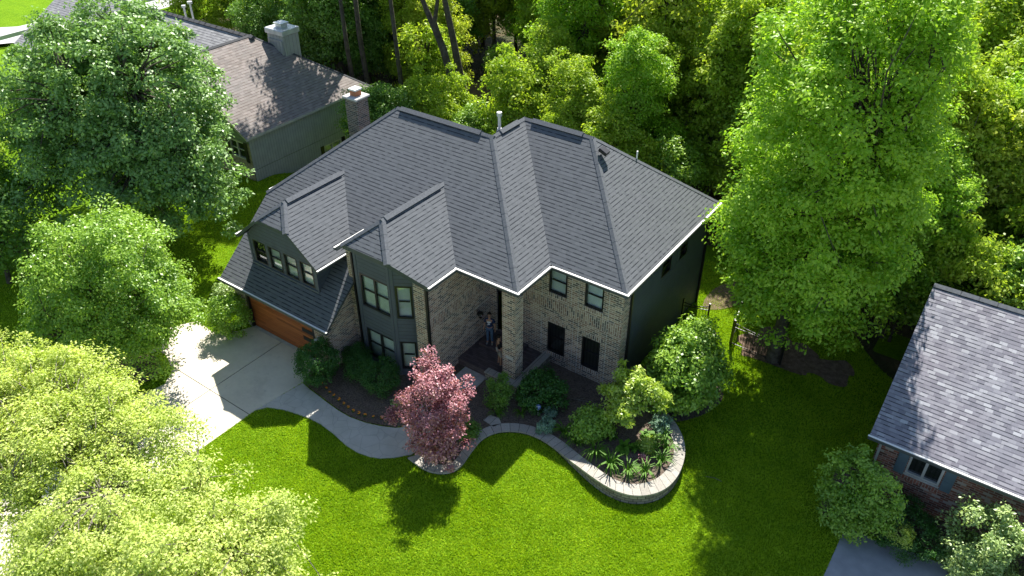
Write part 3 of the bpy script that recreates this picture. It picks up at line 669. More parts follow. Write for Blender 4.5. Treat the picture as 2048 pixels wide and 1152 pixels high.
# dormer
wall('dormer_wall', H, M['siding'], (-12.8, -2.5), (-8.62, -2.5), 3.25, [(0, 4.95), (1.0, 5.95), (1.2, 6.1), (3.0, 6.1), (3.2, 5.95), (4.18, 4.95)],
     [(.2, 1.02, 3.5, 4.66), (1.2, 2.02, 3.5, 4.66), (2.2, 3.02, 3.5, 4.66), (3.2, 4.0, 3.5, 4.66)])
for u0 in (.2, 1.2, 2.2, 3.2): window(H, (-12.8, -2.5), (-8.62, -2.5), u0, min(u0+.82, 4.0), 3.5, 4.66, 1, 'blind' if u0 > 1 else 'dark_room', frame=.06)
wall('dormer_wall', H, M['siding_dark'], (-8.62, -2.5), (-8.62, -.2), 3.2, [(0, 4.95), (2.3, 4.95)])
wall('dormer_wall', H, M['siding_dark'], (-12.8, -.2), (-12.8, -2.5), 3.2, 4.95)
q = B(); q.box(-12.85, -8.57, -2.56, -2.49, 3.3, 3.44); q.box(-12.86, -12.76, -2.53, -2.5, 3.44, 4.9); q.box(-8.66, -8.56, -2.53, -2.5, 3.44, 4.9); q.build('window_trim', M['trim'], H)
# garage door
gd = B(); gd.box(-13.0, -8.58, gy+.14, gy+.2, -.05, 2.12); gdo = gd.build('garage_door', M['cedar'], H)
q = B()
for z in (.3, .78, 1.26, 1.74): q.box(-9.5, -8.72, gy+.12, gy+.145, z, z+.2)
q.build('garage_window', M['black'], gdo)
q = B(); q.box(-13.06, -12.94, gy-.01, gy+.12, 0, 2.15); q.box(-8.64, -8.52, gy-.01, gy+.12, 0, 2.15); q.box(-12.94, -8.64, gy-.01, gy+.12, 2.06, 2.15); q.build('door_frame', M['black'], gdo)
q = B(); q.box(-13.2, -8.3, gy-.016, gy, 2.17, 2.4); q.build('soldier_trim', M['soldier'], H)
q = B(); q.box(-13.0, -8.6, gy-.04, gy+.12, -.03, .022); q.build('garage_sill', M['concrete_cap'], H)
# wall lanterns
def lantern(name, x, y, z, dirn, mat='galv'):
    o = B(); dx, dy = dirn
    o.tube([(x, y, z+.12), (x+dx*.12, y+dy*.12, z+.2), (x+dx*.2, y+dy*.2, z+.12)], .018, 6)
    o.tube([(x+dx*.2, y+dy*.2, z+.14), (x+dx*.2, y+dy*.2, z+.08), (x+dx*.2, y+dy*.2, z+.0)], [.03, .13, .15], 10)
    lo = o.build(name, M[mat], H, uv=False)
    g = B(); g.tube([(x+dx*.2, y+dy*.2, z-.0), (x+dx*.2, y+dy*.2, z-.2)], [.1, .07], 8); g.build('lamp_glass', M['glass'], lo, uv=False)
lantern('wall_lamp', -8.18, gy, 1.5, (0, -1)); lantern('wall_lamp', -13.5, gy, 1.5, (0, -1), 'fascia'); lantern('wall_lamp', -3.4, 1.72, 2.0, (1, 0), 'black')
# entry door
dw = B(); dw.box(-2.74, -1.82, fy+.1, fy+.16, .5, 2.65); d_ = dw.build('front_door', plain('dark_door', (.025, .02, .02), .4), H)
q = B(); q.box(-2.64, -1.95, fy+.085, fy+.1, 1.3, 2.45); q.build('door_glass', M['glass'], d_)
q = B(); q.box(-1.92, -1.88, fy+.04, fy+.1, 1.4, 1.6); q.build('handle', M['galv'], d_)
q = B()
for x in (-3.05, -2.77, -1.82): q.box(x-.03, x+.04, fy+.06, fy+.13, .5, 3.3)
q.box(-3.05, -1.79, fy+.06, fy+.13, 2.66, 2.74); q.box(-3.05, -1.79, fy+.06, fy+.13, 3.22, 3.3); q.build('door_frame', M['black'], d_)
q = B(); q.box(-3.05, -1.79, fy+.5, fy+.52, .4, 3.3); q.build('entry_hall', M['dark_room'], H)  # near-black panel painting the unlit hall behind the door
q = B(); q.tube([(-2.24+.2*math.cos(t), fy+.05, 1.95+.2*math.sin(t)) for t in [i*math.pi/8 for i in range(17)]], .055, 6); q.build('wreath', M['lf_hyd'], d_, uv=False)
# porch
q = B(); q.box(-3.39, -.12, .3, fy, -.1, .36); q.build('porch_floor', M['paver'], H)
q = B(); q.box(-3.2, -1.3, 1.55, fy, .36, .5); q.build('porch_step', M['paver'], H)
q = B(); q.box(-1.75, -.12, .1, .38, -.1, .47); q.box(-.4, -.1, .38, fy, -.1, .468); q.build('porch_parapet', M['block'], H)
q = B(); q.box(-1.78, -.06, .07, .41, .473, .53); q.box(-.43, -.06, .41, fy, .474, .527); q.build('parapet_cap', M['capstone'], H)
q = B(); q.box(-1.05, -.4, .42, .98, .3, 4.95)
q.build('brick_column', M['brick'], H)
q = B(); q.box(-.88, -.5, .405, .422, 1.55, 1.66); pl = q.build('address_plaque', M['concrete_cap'], H)
q = B(); q.box(-3.38, -.36, .4, .62, 4.95, 5.36); q.box(-.58, -.36, .62, fy-.02, 4.95, 5.36); q.build('porch_beam', M['trim'], H)
q = B(); q.face([(-3.38, .62, 5.2), (-.58, .62, 5.2), (-.58, fy, 5.2), (-3.38, fy, 5.2)]); q.build('porch_ceiling', M['trim'], H)
# eave soffits
q = B(); q.face([(-.3, 2.36, 5.37), (3.44, 2.36, 5.37), (3.44, 2.8, 5.37), (-.3, 2.8, 5.37)]); q.face([(3.1, 2.8, 5.371), (3.44, 2.8, 5.371), (3.44, 11, 5.371), (3.1, 11, 5.371)]); q.face([(-3.3, .02, 5.37), (-.02, .02, 5.37), (-.02, 2.36, 5.37), (-.35, 2.36, 5.37), (-.35, .5, 5.37), (-3.3, .5, 5.37)]); q.build('soffit', M['fascia'], H, uv=False)
q = B(); q.face([(-13.2, -3.5, 2.42), (-7.3, -3.5, 2.42), (-7.3, gy, 2.42), (-14.1, gy, 2.42)]); q.build('soffit', M['fascia'], H, uv=False)
# chimney
q = B(); q.box(-14.66, -13.86, 5.8, 6.6, -.8, 8.0); ch = q.build('chimney', M['brick_dark'], H)
q = B(); q.box(-14.76, -13.76, 5.7, 6.7, 8.0, 8.12); q.build('chimney_cap', M['concrete_cap'], ch, bevel=.03)
q = B(); q.box(-14.46, -14.06, 6.0, 6.4, 8.12, 8.38); q.build('flue', M['clay'], ch)
q = B(); q.box(-14.5, -14.02, 5.96, 6.44, 8.4, 8.48); q.build('rain_cap', M['white'], ch)

# ------------------------------------------------------------------ left neighbour
N = empty('neighbour_house', 'sage green sided ranch house with brown and grey shingle roofs behind the big silvery tree', 'house', (0, 0, 0))
kx = .585; rz0 = 3.0
zr = 6.55; xr = -24.25-(zr-3)/kx
roofpart('roof', [[(xr, 6.3, zr), (-24.25, 6.3, 3.0), (-24.25, 17.0, 3.0), (xr, 12.4, zr)], [(xr, 12.4, zr), (-24.25, 17.0, 3.0), (2*xr+24.25, 17.0, 3.0)], [(xr, 6.3, zr), (xr, 12.4, zr), (2*xr+24.25, 17.0, 3.0), (2*xr+24.25, 6.3, 3.0)]], N, 'roof_brown', .16, 'concrete_cap')
roofpart('roof', [[(xr-.02, 12.36, zr-.03), (xr-6, 6.9, 3.35), (-52, 6.9, 3.35), (-52, 12.36, zr-.03)], [(xr-.02, 12.36, zr-.03), (-52, 12.36, zr-.03), (-52, 17.4, 3.4), (xr-5, 17.4, 3.4)]], N, 'roof_grey', .16, 'concrete_cap')
q = B(); capseg(q, (xr, 6.4, zr), (xr, 12.4, zr), (kx, 0, 1), (-kx, 0, 1), .16, .03); capseg(q, (-52, 12.36, zr-.02), (xr, 12.36, zr-.02), (0, -kx, 1), (0, kx, 1), .2, .06); capseg(q, (xr, 12.4, zr), (-24.25, 17, 3), (kx, 0, 1), (0, kx, 1), .12, .02); q.build('ridge_caps', M['roof_grey'], N, uv=False)
wall('side_wall', N, M['siding_green'], (-24.5, 6.6), (-24.5, 16.7), .72, 2.95)
wall('side_wall', N, M['siding_green'], (-24.47, 6.6), (-24.47, 16.7), -1.3, .72, [(5.7, 7.3, -.9, .2)])
window(N, (-24.47, 6.6), (-24.47, 16.7), 5.7, 7.3, -.9, .2, 2, 'blind', frame_mat='galv')
for y0 in (12.0, 13.92): q = B(); q.box(-24.46, -24.42, y0, y0+.28, -.95, .26); q.build('shutter', M['black'], N)
wall('front_wall', N, M['stone'], (-36, 6.6), (-24.5, 6.6), -.3, 2.5, [(9.6, 11.0, 1.3, 2.45)])
wall('gable_wall', N, M['sage_lap'], (-36, 6.62), (-24.5, 6.62), 2.5, [(0, 2.95), (5.6, 6.2), (11.5, 2.95)])
window(N, (-36, 6.6), (-24.5, 6.6), 9.6, 11.0, 1.3, 2.45, 2, 'dark_room', frame_mat='galv')
for x0 in (-25.0, -26.7): q = B(); q.box(x0, x0+.28, 6.54, 6.58, 1.2, 2.5); q.build('shutter', M['black'], N)
wall('side_wall', N, M['siding_green'], (-52, 16.9), (-52, 7.2), -1.3, 3.3); wall('front_wall', N, M['stone'], (-52, 7.2), (-36, 7.2), -.5, 3.2); wall('back_wall', N, M['siding_green'], (-24.5, 16.7), (-52, 16.7), -1.6, 3)
q = B(); q.box(-29.7, -28.15, 13.35, 14.65, 2, 6.6); q.box(-29.6, -28.25, 13.25, 13.35, 2, 6.3); mc = q.build('chimney', sidingmat('pale_chimney_siding', (.36, .36, .345), .3, True, .08), N)
q = B(); q.box(-29.8, -28.05, 13.25, 14.75, 6.6, 6.95); q.build('chimney_cap', M['galv'], mc, bevel=.04)
q = B(); q.box(-29.2, -28.65, 13.75, 14.25, 6.95, 7.15); q.box(-29.3, -28.55, 13.65, 14.35, 7.2, 7.26); q.build('flue', M['galv'], mc)
q = B(); q.tube([(-37.6, 13.3, 5.6), (-37.6, 13.3, 7.2)], .07, 8); q.tube([(-37.6, 13.3, 7.2), (-37.6, 13.3, 7.35)], .18, 10); q.build('vent_pipe', M['galv'], N, uv=False)
q = B(); q.tube([(-38.6, 13.4, 5.6), (-38.6, 13.4, 6.75)], .07, 8); q.tube([(-38.6, 13.4, 6.75), (-38.6, 13.4, 6.9)], .15, 10); q.build('vent_pipe', M['galv'], N, uv=False)

# ------------------------------------------------------------------ right neighbour
N2 = empty('neighbour_house', 'low red brick house with slate grey roof and blue shutters at the right', 'house', (0, 0, 0))
e2, y2, s2 = 3.02, 3.02, .6
yr2 = 8.5; zr2 = e2+s2*(yr2-y2)
roofpart('roof', [[(12.93, y2, e2), (30, y2, e2), (30, yr2, zr2), (12.93, yr2, zr2)], [(12.93, yr2, zr2), (30, yr2, zr2), (30, 2*yr2-y2, e2), (12.93, 2*yr2-y2, e2)]], N2, 'roof_slate', .14, 'galv')
q = B(); capseg(q, (12.93, yr2, zr2), (30, yr2, zr2), (0, -s2, 1), (0, s2, 1), .15, .03); q.build('ridge_caps', M['cap'], N2, uv=False)
gutter(N2, (12.9, y2, e2), (30, y2, e2), (0, -1, 0))
wy = 3.55; ops2 = [(1.1, 2.22, 1.52, 2.4)]
wall('front_wall', N2, M['brick_red'], (13.25, wy), (30, wy), -.1, 2.9, ops2)
wall('side_wall', N2, M['brick_red'], (13.25, 13.5), (13.25, wy), -.1, [(0, 2.95), (5, 6.0), (9.95, 2.95)])
window(N2, (13.25, wy), (30, wy), *ops2[0], 2, 'dark_room', rail=False, frame_mat='galv')
bl = plain('slate_blue_shutter', (.10, .15, .19), .6, .08)
for x0 in (13.98, 15.52):
    q = B(); q.box(x0, x0+.34, wy-.045, wy, 1.42, 2.45)
    q.box(x0+.05, x0+.29, wy-.06, wy-.04, 1.5, 1.9); q.box(x0+.05, x0+.29, wy-.06, wy-.04, 1.97, 2.38); q.build('shutter', bl, N2)
q = B(); q.box(14.33, 15.5, wy-.02, wy+.0, 1.43, 1.51); q.build('window_sill', M['galv'], N2)
q = B(); q.box(14.3, 15.55, wy-.03, wy, 1.22, 1.425); q.build('soldier_trim', M['soldier_red'], N2)
q = B(); q.box(13.3, 13.38, wy-.08, wy-.0, 0, 2.9); q.build('downspout', M['galv'], N2)
q = B(); q.box(16.2, 16.75, 8.8, 9.2, 6.1, 6.42); q.build('box_vent', M['concrete_cap'], N2, bevel=.02)

# ------------------------------------------------------------------ foliage
def leaves(name, C, rc, per, leaf, mat, rng, out_c, up=.55, flat=.55, parent=None, aspect=.55, keepz=None):
    C = np.asarray(C); n = len(C); rcs = np.full(n, rc) if np.isscalar(rc) else np.asarray(rc)
    idx = np.repeat(np.arange(n), per); N_ = len(idx)
    g = rng.normal(size=(N_, 3)); g /= np.linalg.norm(g, axis=1, keepdims=True); g *= (rng.random((N_, 1))**.45)*1.25
    g[:, 2] *= flat; g[:, 2] -= .12*(g[:, 0]**2+g[:, 1]**2)
    p = C[idx]+g*rcs[idx][:, None]
    if keepz is not None: p[:, 2] = np.maximum(p[:, 2], keepz+rng.random(N_)*.1)
    o = C[idx]-out_c; o /= np.linalg.norm(o, axis=1, keepdims=True)+1e-6
    nr = rng.normal(size=(N_, 3))*.55+o*.35+g*.42; nr[:, 2] += up*1.1; nr /= np.linalg.norm(nr, axis=1, keepdims=True)
    a = rng.normal(size=(N_, 3))+g*.8; a -= nr*(a*nr).sum(1, keepdims=True); a /= np.linalg.norm(a, axis=1, keepdims=True)
    b_ = np.cross(nr, a); L = leaf*(.65+.7*rng.random((N_, 1))); w = L*aspect*.5
    tip = a*L-nr*L*.18
    V = np.stack([p, p+a*L*.5+b_*w, p+tip, p+a*L*.5-b_*w], 1).reshape(-1, 3)
    me = bpy.data.meshes.new(name); me.vertices.add(len(V)); me.vertices.foreach_set('co', V.ravel().astype(np.float32))
    me.loops.add(4*N_); me.loops.foreach_set('vertex_index', np.arange(4*N_, dtype=np.int32))
    me.polygons.add(N_); me.polygons.foreach_set('loop_start', np.arange(0, 4*N_, 4, dtype=np.int32)); me.polygons.foreach_set('loop_total', np.full(N_, 4, dtype=np.int32))
    me.update(calc_edges=True)
    return link(name, me, mat, parent)
def clumps(blobs, n, rng, shell=.6, bottom=.35):
    out = []; ws = np.array([b[3]**2*b[4] for b in blobs]); ws = ws/ws.sum()
    ph = rng.random(6)*6
    while len(out) < n:
        b_ = blobs[rng.choice(len(blobs), p=ws)]
        d = rng.normal(size=3); d /= np.linalg.norm(d)
        if d[2] < -.35 and rng.random() > bottom: continue
        r = shell+(1-shell)*rng.random()**.6
        az = math.atan2(d[1], d[0]); lump = 1+.12*math.sin(3*az+ph[0])+.10*math.sin(5*az+4*d[2]+ph[1])+.10*math.sin(7*d[2]+2*az+ph[2])
        out.append(np.array(b_[:3])+d*np.array([b_[3], b_[3], b_[4]])*r*lump)
    return np.array(out)
def limbs(name, base, fork, targets, r0, mat, parent, rng, extra=None, n=6, minr=.012):
    q = B(); base = Vector(base); fork = Vector(fork); mid = base.lerp(fork, .5)+Vector((rng.normal()*.12, rng.normal()*.12, 0))*r0*4
    q.tube([base-Vector((0, 0, .15)), base+Vector((0, 0, .15)), mid, fork], [r0*1.5, r0*1.12, r0*.9, r0*.7], 9)
    # primary limbs: cluster targets by azimuth
    T = [Vector(t) for t in targets]
    if T:
        K_ = max(3, min(7, len(T)//6+2)); K_ = min(K_, len(T)); ids = rng.choice(len(T), K_, replace=False); prim = [T[i] for i in ids]
        ends = []
        for t in prim:
            d = t-fork; m1 = fork+d*.35+Vector((0, 0, .12*d.length)); m2 = fork+d*.7+Vector((rng.normal(), rng.normal(), rng.normal()))*.08*d.length
            q.tube([fork-(fork-mid)*.1, m1, m2, t], [r0*.55, r0*.38, r0*.22, r0*.08], 6); ends.append((m1, m2, t))
        for t in T:
            best = min(((m, (m-t).length) for e in ends for m in (e[0], e[1])), key=lambda x: x[1])[0]
            d = t-best
            if d.length < .2: continue
            mm = best+d*.5+Vector((rng.normal()*.1, rng.normal()*.1, .1))*d.length
            q.tube([best, mm, t], [max(r0*.18, minr), max(r0*.1, minr), max(r0*.035, minr*.6)], 4)
    if extra:
        for pts, rad in extra: q.tube(pts, rad, 7)
    return q.build(name, mat, parent, uv=False, smooth=True)
def tree(name, label, cat, base, blobs, nc, per, leaf, rc, leafm, seed, r0=.25, bark='bark', shell=.6, up=.55, flat=.55, frac=.5, fork=None, group=None, bottom=.35, aspect=.55, keepz=None, parts=('trunk', 'crown'), minr=.012):
    rng = np.random.default_rng(seed); o = empty(name, label, cat, base, group)
    base = np.array(base, float); bl = [(b_[0]-base[0], b_[1]-base[1], b_[2]-base[2], b_[3], b_[4]) for b_ in blobs]
    C = clumps(bl, nc, rng, shell, bottom); cen = np.mean([b_[:3] for b_ in bl], 0)
    if keepz is not None: C[:, 2] = np.maximum(C[:, 2], keepz+.05)
    rcs = rc*(.6+.8*rng.random(len(C)))
    lm = leaves(parts[1], C, rcs, per, leaf, M[leafm], rng, cen-np.array([0, 0, .4*bl[0][4]]), up, flat, o, aspect, keepz)
    f = fork if fork is not None else (cen[0]*.6, cen[1]*.6, max(cen[2]-.55*max(b_[4] for b_ in bl), .3*cen[2]))
    T = C[rng.random(len(C)) < frac]
    limbs(parts[0], (0, 0, 0), f, T, r0, M[bark], o, rng, minr=minr)
    return o
def shrub(name, label, base, r, h, leafm, seed, nc=60, per=60, leaf=.07, rc=.16, shell=.75, group=None, cat='shrub', flat=.8, up=.5, aspect=.55, frac=.25, blobs=None):
    bl = blobs or [(base[0], base[1], base[2]+h*.5, r, h*.5)]
    return tree(name, label, cat, base, bl, nc, per, leaf, rc, leafm, seed, r0=.03, shell=shell, up=up, flat=flat, frac=frac, fork=(0, 0, h*.2), group=group, bottom=.6, aspect=aspect, keepz=.02, parts=('stems', 'foliage'), minr=.006)

tree('shade_tree', 'large silvery green maple with broad dense crown in front of the brown roofed neighbour house', 'tree', (-24.6, 0, 0), [(-24.8, -.2, 6.9, 5.3, 5.3), (-21.6, -.7, 5.0, 3.2, 3.3), (-28.8, -.8, 5.8, 3.8, 4.0), (-25.4, -2.6, 3.6, 3.8, 2.5), (-19.6, -.2, 3.6, 2.3, 2.1), (-24.5, 1.6, 9.3, 2.3, 2.5), (-28.0, -.9, 8.9, 2.2, 2.6), (-19.9, -.5, 5.4, 1.9, 2.8)], 900, 150, .19, .55, 'lf_silver', 11, r0=.4, shell=.6)
tree('ornamental_tree', 'rounded mid green tree growing in the mulch ring beside the driveway', 'tree', (-14.75, -8.25, 0), [(-14.9, -8.0, 4.6, 2.8, 2.9), (-15.1, -8.2, 2.9, 2.8, 1.9), (-14.6, -7.9, 3.5, 2.9, 2.3)], 480, 170, .12, .46, 'lf_mid', 12, r0=.22, shell=.65)
lime = [(-9.0, -14.5, 6.1, 2.9, 1.1), (-6.4, -13.9, 6.3, 2.0, 1.0), (-3.87, -13.2, 6.2, 1.45, .95), (-1.55, -14.2, 5.9, 1.9, 1.0), (.77, -13.4, 5.5, 1.45, 1.0), (.4, -15.6, 6.0, 1.5, 1.3), (2.0, -14.0, 5.2, 1.0, .8), (-2.2, -16.3, 6.3, 1.4, 1.0), (-11, -15.3, 5.8, 1.6, 1.2), (-3.6, -14.9, 5.9, 1.3, .9), (3.1, -13.5, 4.5, .8, .6), (-5.2, -16.3, 5.7, 1.3, .8), (-3.4, -17.0, 5.7, 1.2, .9), (-1.2, -16.6, 5.6, 1.3, .9), (-9.6, -16.0, 5.6, 1.3, .8), (1.9, -15.6, 5.0, 1.1, .8), (-3.0, -13.0, 5.3, .9, .6), (1.6, -14.6, 5.0, 1.0, .8)]
tree('street_tree', 'lime green open crowned tree with fine spring leaves spreading over the driveway in the foreground', 'tree', (-6.6, -17.1, 0), lime, 1150, 165, .092, .38, 'lf_lime', 13, r0=.17, bark='bark_pale', shell=.3, flat=.6, frac=.75, fork=(.4, 1.4, 3.6), up=.7, minr=.016)
tree('backyard_tree', 'very tall bright green tree beside the black fence at the right of the house', 'tree', (7.9, 8.7, 0), [(8.6, 8.0, 12.4, 3.2, 4.9), (8.6, 8.2, 8.0, 3.5, 4.0), (8.2, 8.4, 5.2, 3.0, 2.5), (9.2, 8.3, 15.5, 2.3, 2.6), (9.6, 9.2, 4.3, 2.4, 2.2), (6.2, 8.2, 7.0, 2.0, 2.2), (10.2, 9.4, 8.5, 2.0, 2.2), (9.8, 8.8, 11.5, 1.9, 1.8), (8.0, 7.5, 3.1, 1.5, 1.2), (6.6, 8.6, 3.6, 1.3, 1.4)], 1100, 125, .16, .5, 'lf_bright', 14, r0=.3, shell=.55, frac=.3)
tree('red_maple', 'small Japanese maple with rose red leaves at the bend of the front path', 'tree', (-.55, -4.3, .08), [(-.75, -4.5, 2.3, 1.25, .95), (-.9, -4.1, 3.6, .85, .9), (-.3, -4.75, 1.3, 1.15, .8), (-1.6, -4.4, 2.1, .75, .6), (-.1, -3.8, 3.0, .7, .7), (-.72, -4.2, 4.7, .3, .6), (-2.1, -4.75, 1.6, .6, .45), (.35, -4.3, 2.3, .6, .5), (.2, -5.0, 1.0, .6, .5)], 190, 95, .085, .24, 'lf_red', 15, r0=.07, shell=.3, frac=.6, fork=(0, 0, .5), flat=.5, aspect=.7)
tree('edge_tree', 'yellow green leafy branches of a tree at the left edge beside the silvery maple', 'tree', (-33, -5, 0), [(-32.6, -4.9, 4.8, 1.7, 1.7), (-33.6, -5, 6.2, 1.6, 1.4)], 60, 80, .2, .6, 'lf_yel', 16, r0=.12)
tree('edge_tree', 'dark shaded tree at the left edge below the silvery maple', 'tree', (-26, -8.0, 0), [(-26.0, -8.2, 2.6, 1.8, 2.0), (-28.5, -6.5, 3.2, 2.2, 2.2)], 120, 90, .2, .55, 'lf_dark', 17, r0=.12)
tree('tall_tree', 'tall tree whose crown stands above the hip of the brown neighbour roof', 'tree', (-27.0, 19.6, -1.5), [(-27.2, 19.4, 13.2, 2.9, 2.6), (-25.4, 18.6, 15.2, 2.2, 2.2), (-29.5, 19, 12.2, 2.2, 1.8)], 150, 90, .24, .6, 'lf_wood', 18, r0=.2, shell=.45)
tree('tall_tree', 'tall tree with its crown above the gap between the two houses', 'tree', (-22.9, 18.9, -1.5), [(-22.4, 17.0, 15.2, 2.9, 2.3), (-20.3, 16.6, 14.6, 1.8, 1.6)], 110, 90, .22, .6, 'lf_wood', 19, r0=.17, shell=.4, fork=(0, -.8, 12.5))
tree('tall_tree', 'tall tree behind the hip corner of the brown neighbour roof', 'tree', (-27.6, 18.8, -1.5), [(-26.2, 16.2, 15.2, 2.9, 2.3), (-28.0, 15.4, 16.5, 2.2, 1.8)], 110, 90, .22, .6, 'lf_wood', 20, r0=.17, shell=.4, fork=(.4, -1.0, 12.5))
# bare twiggy shrub at left edge
rng = np.random.default_rng(5); tw = empty('bare_shrub', 'leafless grey twiggy shrub at the left edge between the two left trees', 'shrub', (-27.6, -6.3, 0))
q = B()
for i in range(26):
    a = rng.random()*6.28; l = 1.2+rng.random()*1.2; e = Vector((math.cos(a)*l*.8, math.sin(a)*l*.8, l*1.1)); m1 = e*.5+Vector((0, 0, .25)); q.tube([(0, 0, 0), m1, e], [.03, .02, .008], 4)
    for j in range(4):
        s = m1.lerp(e, rng.random()); d = Vector((rng.normal(), rng.normal(), .5+rng.random())).normalized()*.5; q.tube([s, s+d], [.01, .004], 3)
q.build('stems', M['bark_pale'], tw, uv=False)

# shrubs round the house
shrub('round_shrub', 'neatly clipped round shrub at the right corner of the garage door', (-7.6, -4.05, .05), .84, 1.95, 'lf_box', 21, 130, 75, .075, .17, .85)
shrub('garage_shrub', 'leafy shrub at the left corner of the garage, half in the sun', (-13.45, -4.0, 0), .9, 1.9, 'lf_mid', 22, 110, 75, .09, .2, .8)
shrub('corner_shrub', 'pale leaved shrub behind the left end of the garage', (-15.2, -2.9, 0), .55, 1.3, 'lf_pale', 23, 60, 60, .1, .18, .7)
for i, (x, y, r, h, lb) in enumerate(((-6.95, -2.35, .55, .95, 'low boxwood in the corner behind the other two under the bay'), (-6.3, -2.85, .55, 1.05, 'middle boxwood of the three under the bay windows'), (-5.15, -2.85, .85, 1.2, 'widest boxwood in front of the bay windows'))):
    shrub('boxwood', lb, (x, y, .06), r, h, 'lf_box', 24+i, 90 if i < 2 else 130, 80, .055, .15, .85, group='boxwoods under the bay')
side = shrub('viburnum', 'big bushy green shrub against the dark side wall of the house', (5.6, 3.9, 0), 1.7, 3.3, 'lf_mid', 28, 260, 90, .15, .34, .7, blobs=[(5.9, 3.8, 1.6, 1.4, 1.5), (5.4, 4.7, 1.9, 1.2, 1.5), (5.3, 3.0, 1.2, .9, 1.0)])
tree('serviceberry', 'small yellow green multi stemmed tree inside the curved end of the wall', 'tree', (4.9, .75, .45), [(4.65, .9, 2.2, .85, .7), (4.9, .2, 1.7, .6, .45), (5.35, 1.25, 2.4, .55, .4), (4.0, .6, 1.7, .55, .35), (5.9, 1.4, 2.0, .45, .3), (4.3, 1.3, 2.7, .45, .35)], 105, 70, .13, .2, 'lf_yel', 29, r0=.05, shell=.3, frac=.6, flat=.5, fork=(0, 0, .4))
shrub('hydrangea', 'mid green leafy shrub below the small yellow green tree', (3.7, -.15, .25), .68, 1.05, 'lf_mid', 30, 90, 70, .12, .22, .65)
shrub('arborvitae', 'feathery dark green shrub at the corner of the house behind the small tree', (4.1, 1.9, .35), .38, 1.3, 'lf_mid', 31, 70, 70, .1, .18, .6)
shrub('azalea', 'dark green spreading shrub in front of the brick column', (1.0, .3, .08), .95, 1.35, 'lf_box', 32, 110, 75, .09, .2, .7)
shrub('low_spruce', 'narrow dark shrub left of the porch ledge beside the red maple', (-.3, -.85, .08), .5, 1.5, 'lf_dark', 33, 60, 70, .08, .17, .7)
shrub('lavender_mound', 'blue green mound plant at the inner edge of the curved wall', (2.05, -.85, .08), .36, .5, 'lf_hyd', 34, 30, 80, .07, .1, .7)
shrub('lavender_mound', 'small pale blue green plant beside the yard sign', (1.75, -.05, .08), .25, .35, 'lf_hyd', 35, 14, 70, .07, .09, .7)
shrub('understory_shrub', 'small dark shrub under the rose red maple', (-.4, -3.0, .08), .5, .7, 'lf_dark', 36, 30, 70, .09, .17, .6)
shrub('understory_shrub', 'tiny white edged plant in the bed behind the red maple', (-3.6, -3.3, .06), .3, .45, 'lf_pale', 37, 14, 60, .08, .1, .6)
shrub('holly', 'tall two toned green shrub at the left corner of the red brick house', (13.15, 1.75, 0), 1.1, 3.2, 'lf_mid', 38, 190, 80, .11, .24, .75, blobs=[(12.95, 1.9, 1.7, .9, 1.2), (13.75, 1.6, 1.6, .85, 1.2), (13.3, 1.4, .8, .9, .8)])
shrub('yew', 'low spreading yew with a painted sunlit patch beside the asphalt drive', (15.0, 1.95, 0), 1.15, 1.15, 'lf_box', 39, 150, 85, .06, .16, .85)
shrub('sunlit_patch', 'yellow green leaves painted as the sunlit patch on the low yew', (14.85, 1.3, .8), .5, .34, 'lf_yel', 40, 26, 70, .06, .12, .5)  # yellow-green leaf clump puts the sunlit patch into the yew's colour
shrub('euonymus', 'large cream edged euonymus in front of the red brick wall', (17.4, 2.0, 0), 1.2, 2.9, 'lf_pale', 41, 210, 80, .11, .24, .8, blobs=[(17.1, 2.1, 1.5, .95, 1.3), (18.2, 1.95, 1.4, 1.0, 1.3), (17.3, 1.7, .8, 1.0, .8)])

# daylilies and hostas
def lily_mesh(seed, n=42, L=.48, w=.03):
    r = random.Random(seed); q = B()
    for i in range(n):
        a = r.random()*6.283; l = L*(.6+.6*r.random()); d = Vector((math.cos(a), math.sin(a), 0)); s = Vector((-d.y, d.x, 0))*w*.5; h = l*(.5+.4*r.random())
        P = [Vector((0, 0, 0))+d*.03, d*l*.35+Vector((0, 0, h*.8)), d*l*.75+Vector((0, 0, h*.85)), d*l*1.1+Vector((0, 0, h*.35))]
        W_ = [1, 1.1, .8, .05]
        for k in range(3): q.face([P[k]-s*W_[k], P[k]+s*W_[k], P[k+1]+s*W_[k+1], P[k+1]-s*W_[k+1]])
    o = q.build('blades', M['lf_lily'], None, uv=False); me = o.data; bpy.data.objects.remove(o); return me
LM = [lily_mesh(i) for i in range(3)]
HM = [lily_mesh(20+i, 26, .3, .13) for i in range(2)]
def lily(x, y, s, label, kind=0, group='daylilies along the curved wall', name='daylily', cat='plant', mat=None):
    random.seed(int(x*100+y*37)); o = bpy.data.objects.new(name, (LM if kind == 0 else HM)[random.randrange(2)]); COL.objects.link(o)
    o.location = (x, y, zb(x)+.0 if x > -.9 else .05); o.scale = (s,)*3; o.rotation_euler = (0, 0, random.random()*6)
    tag(o, label, cat, group)
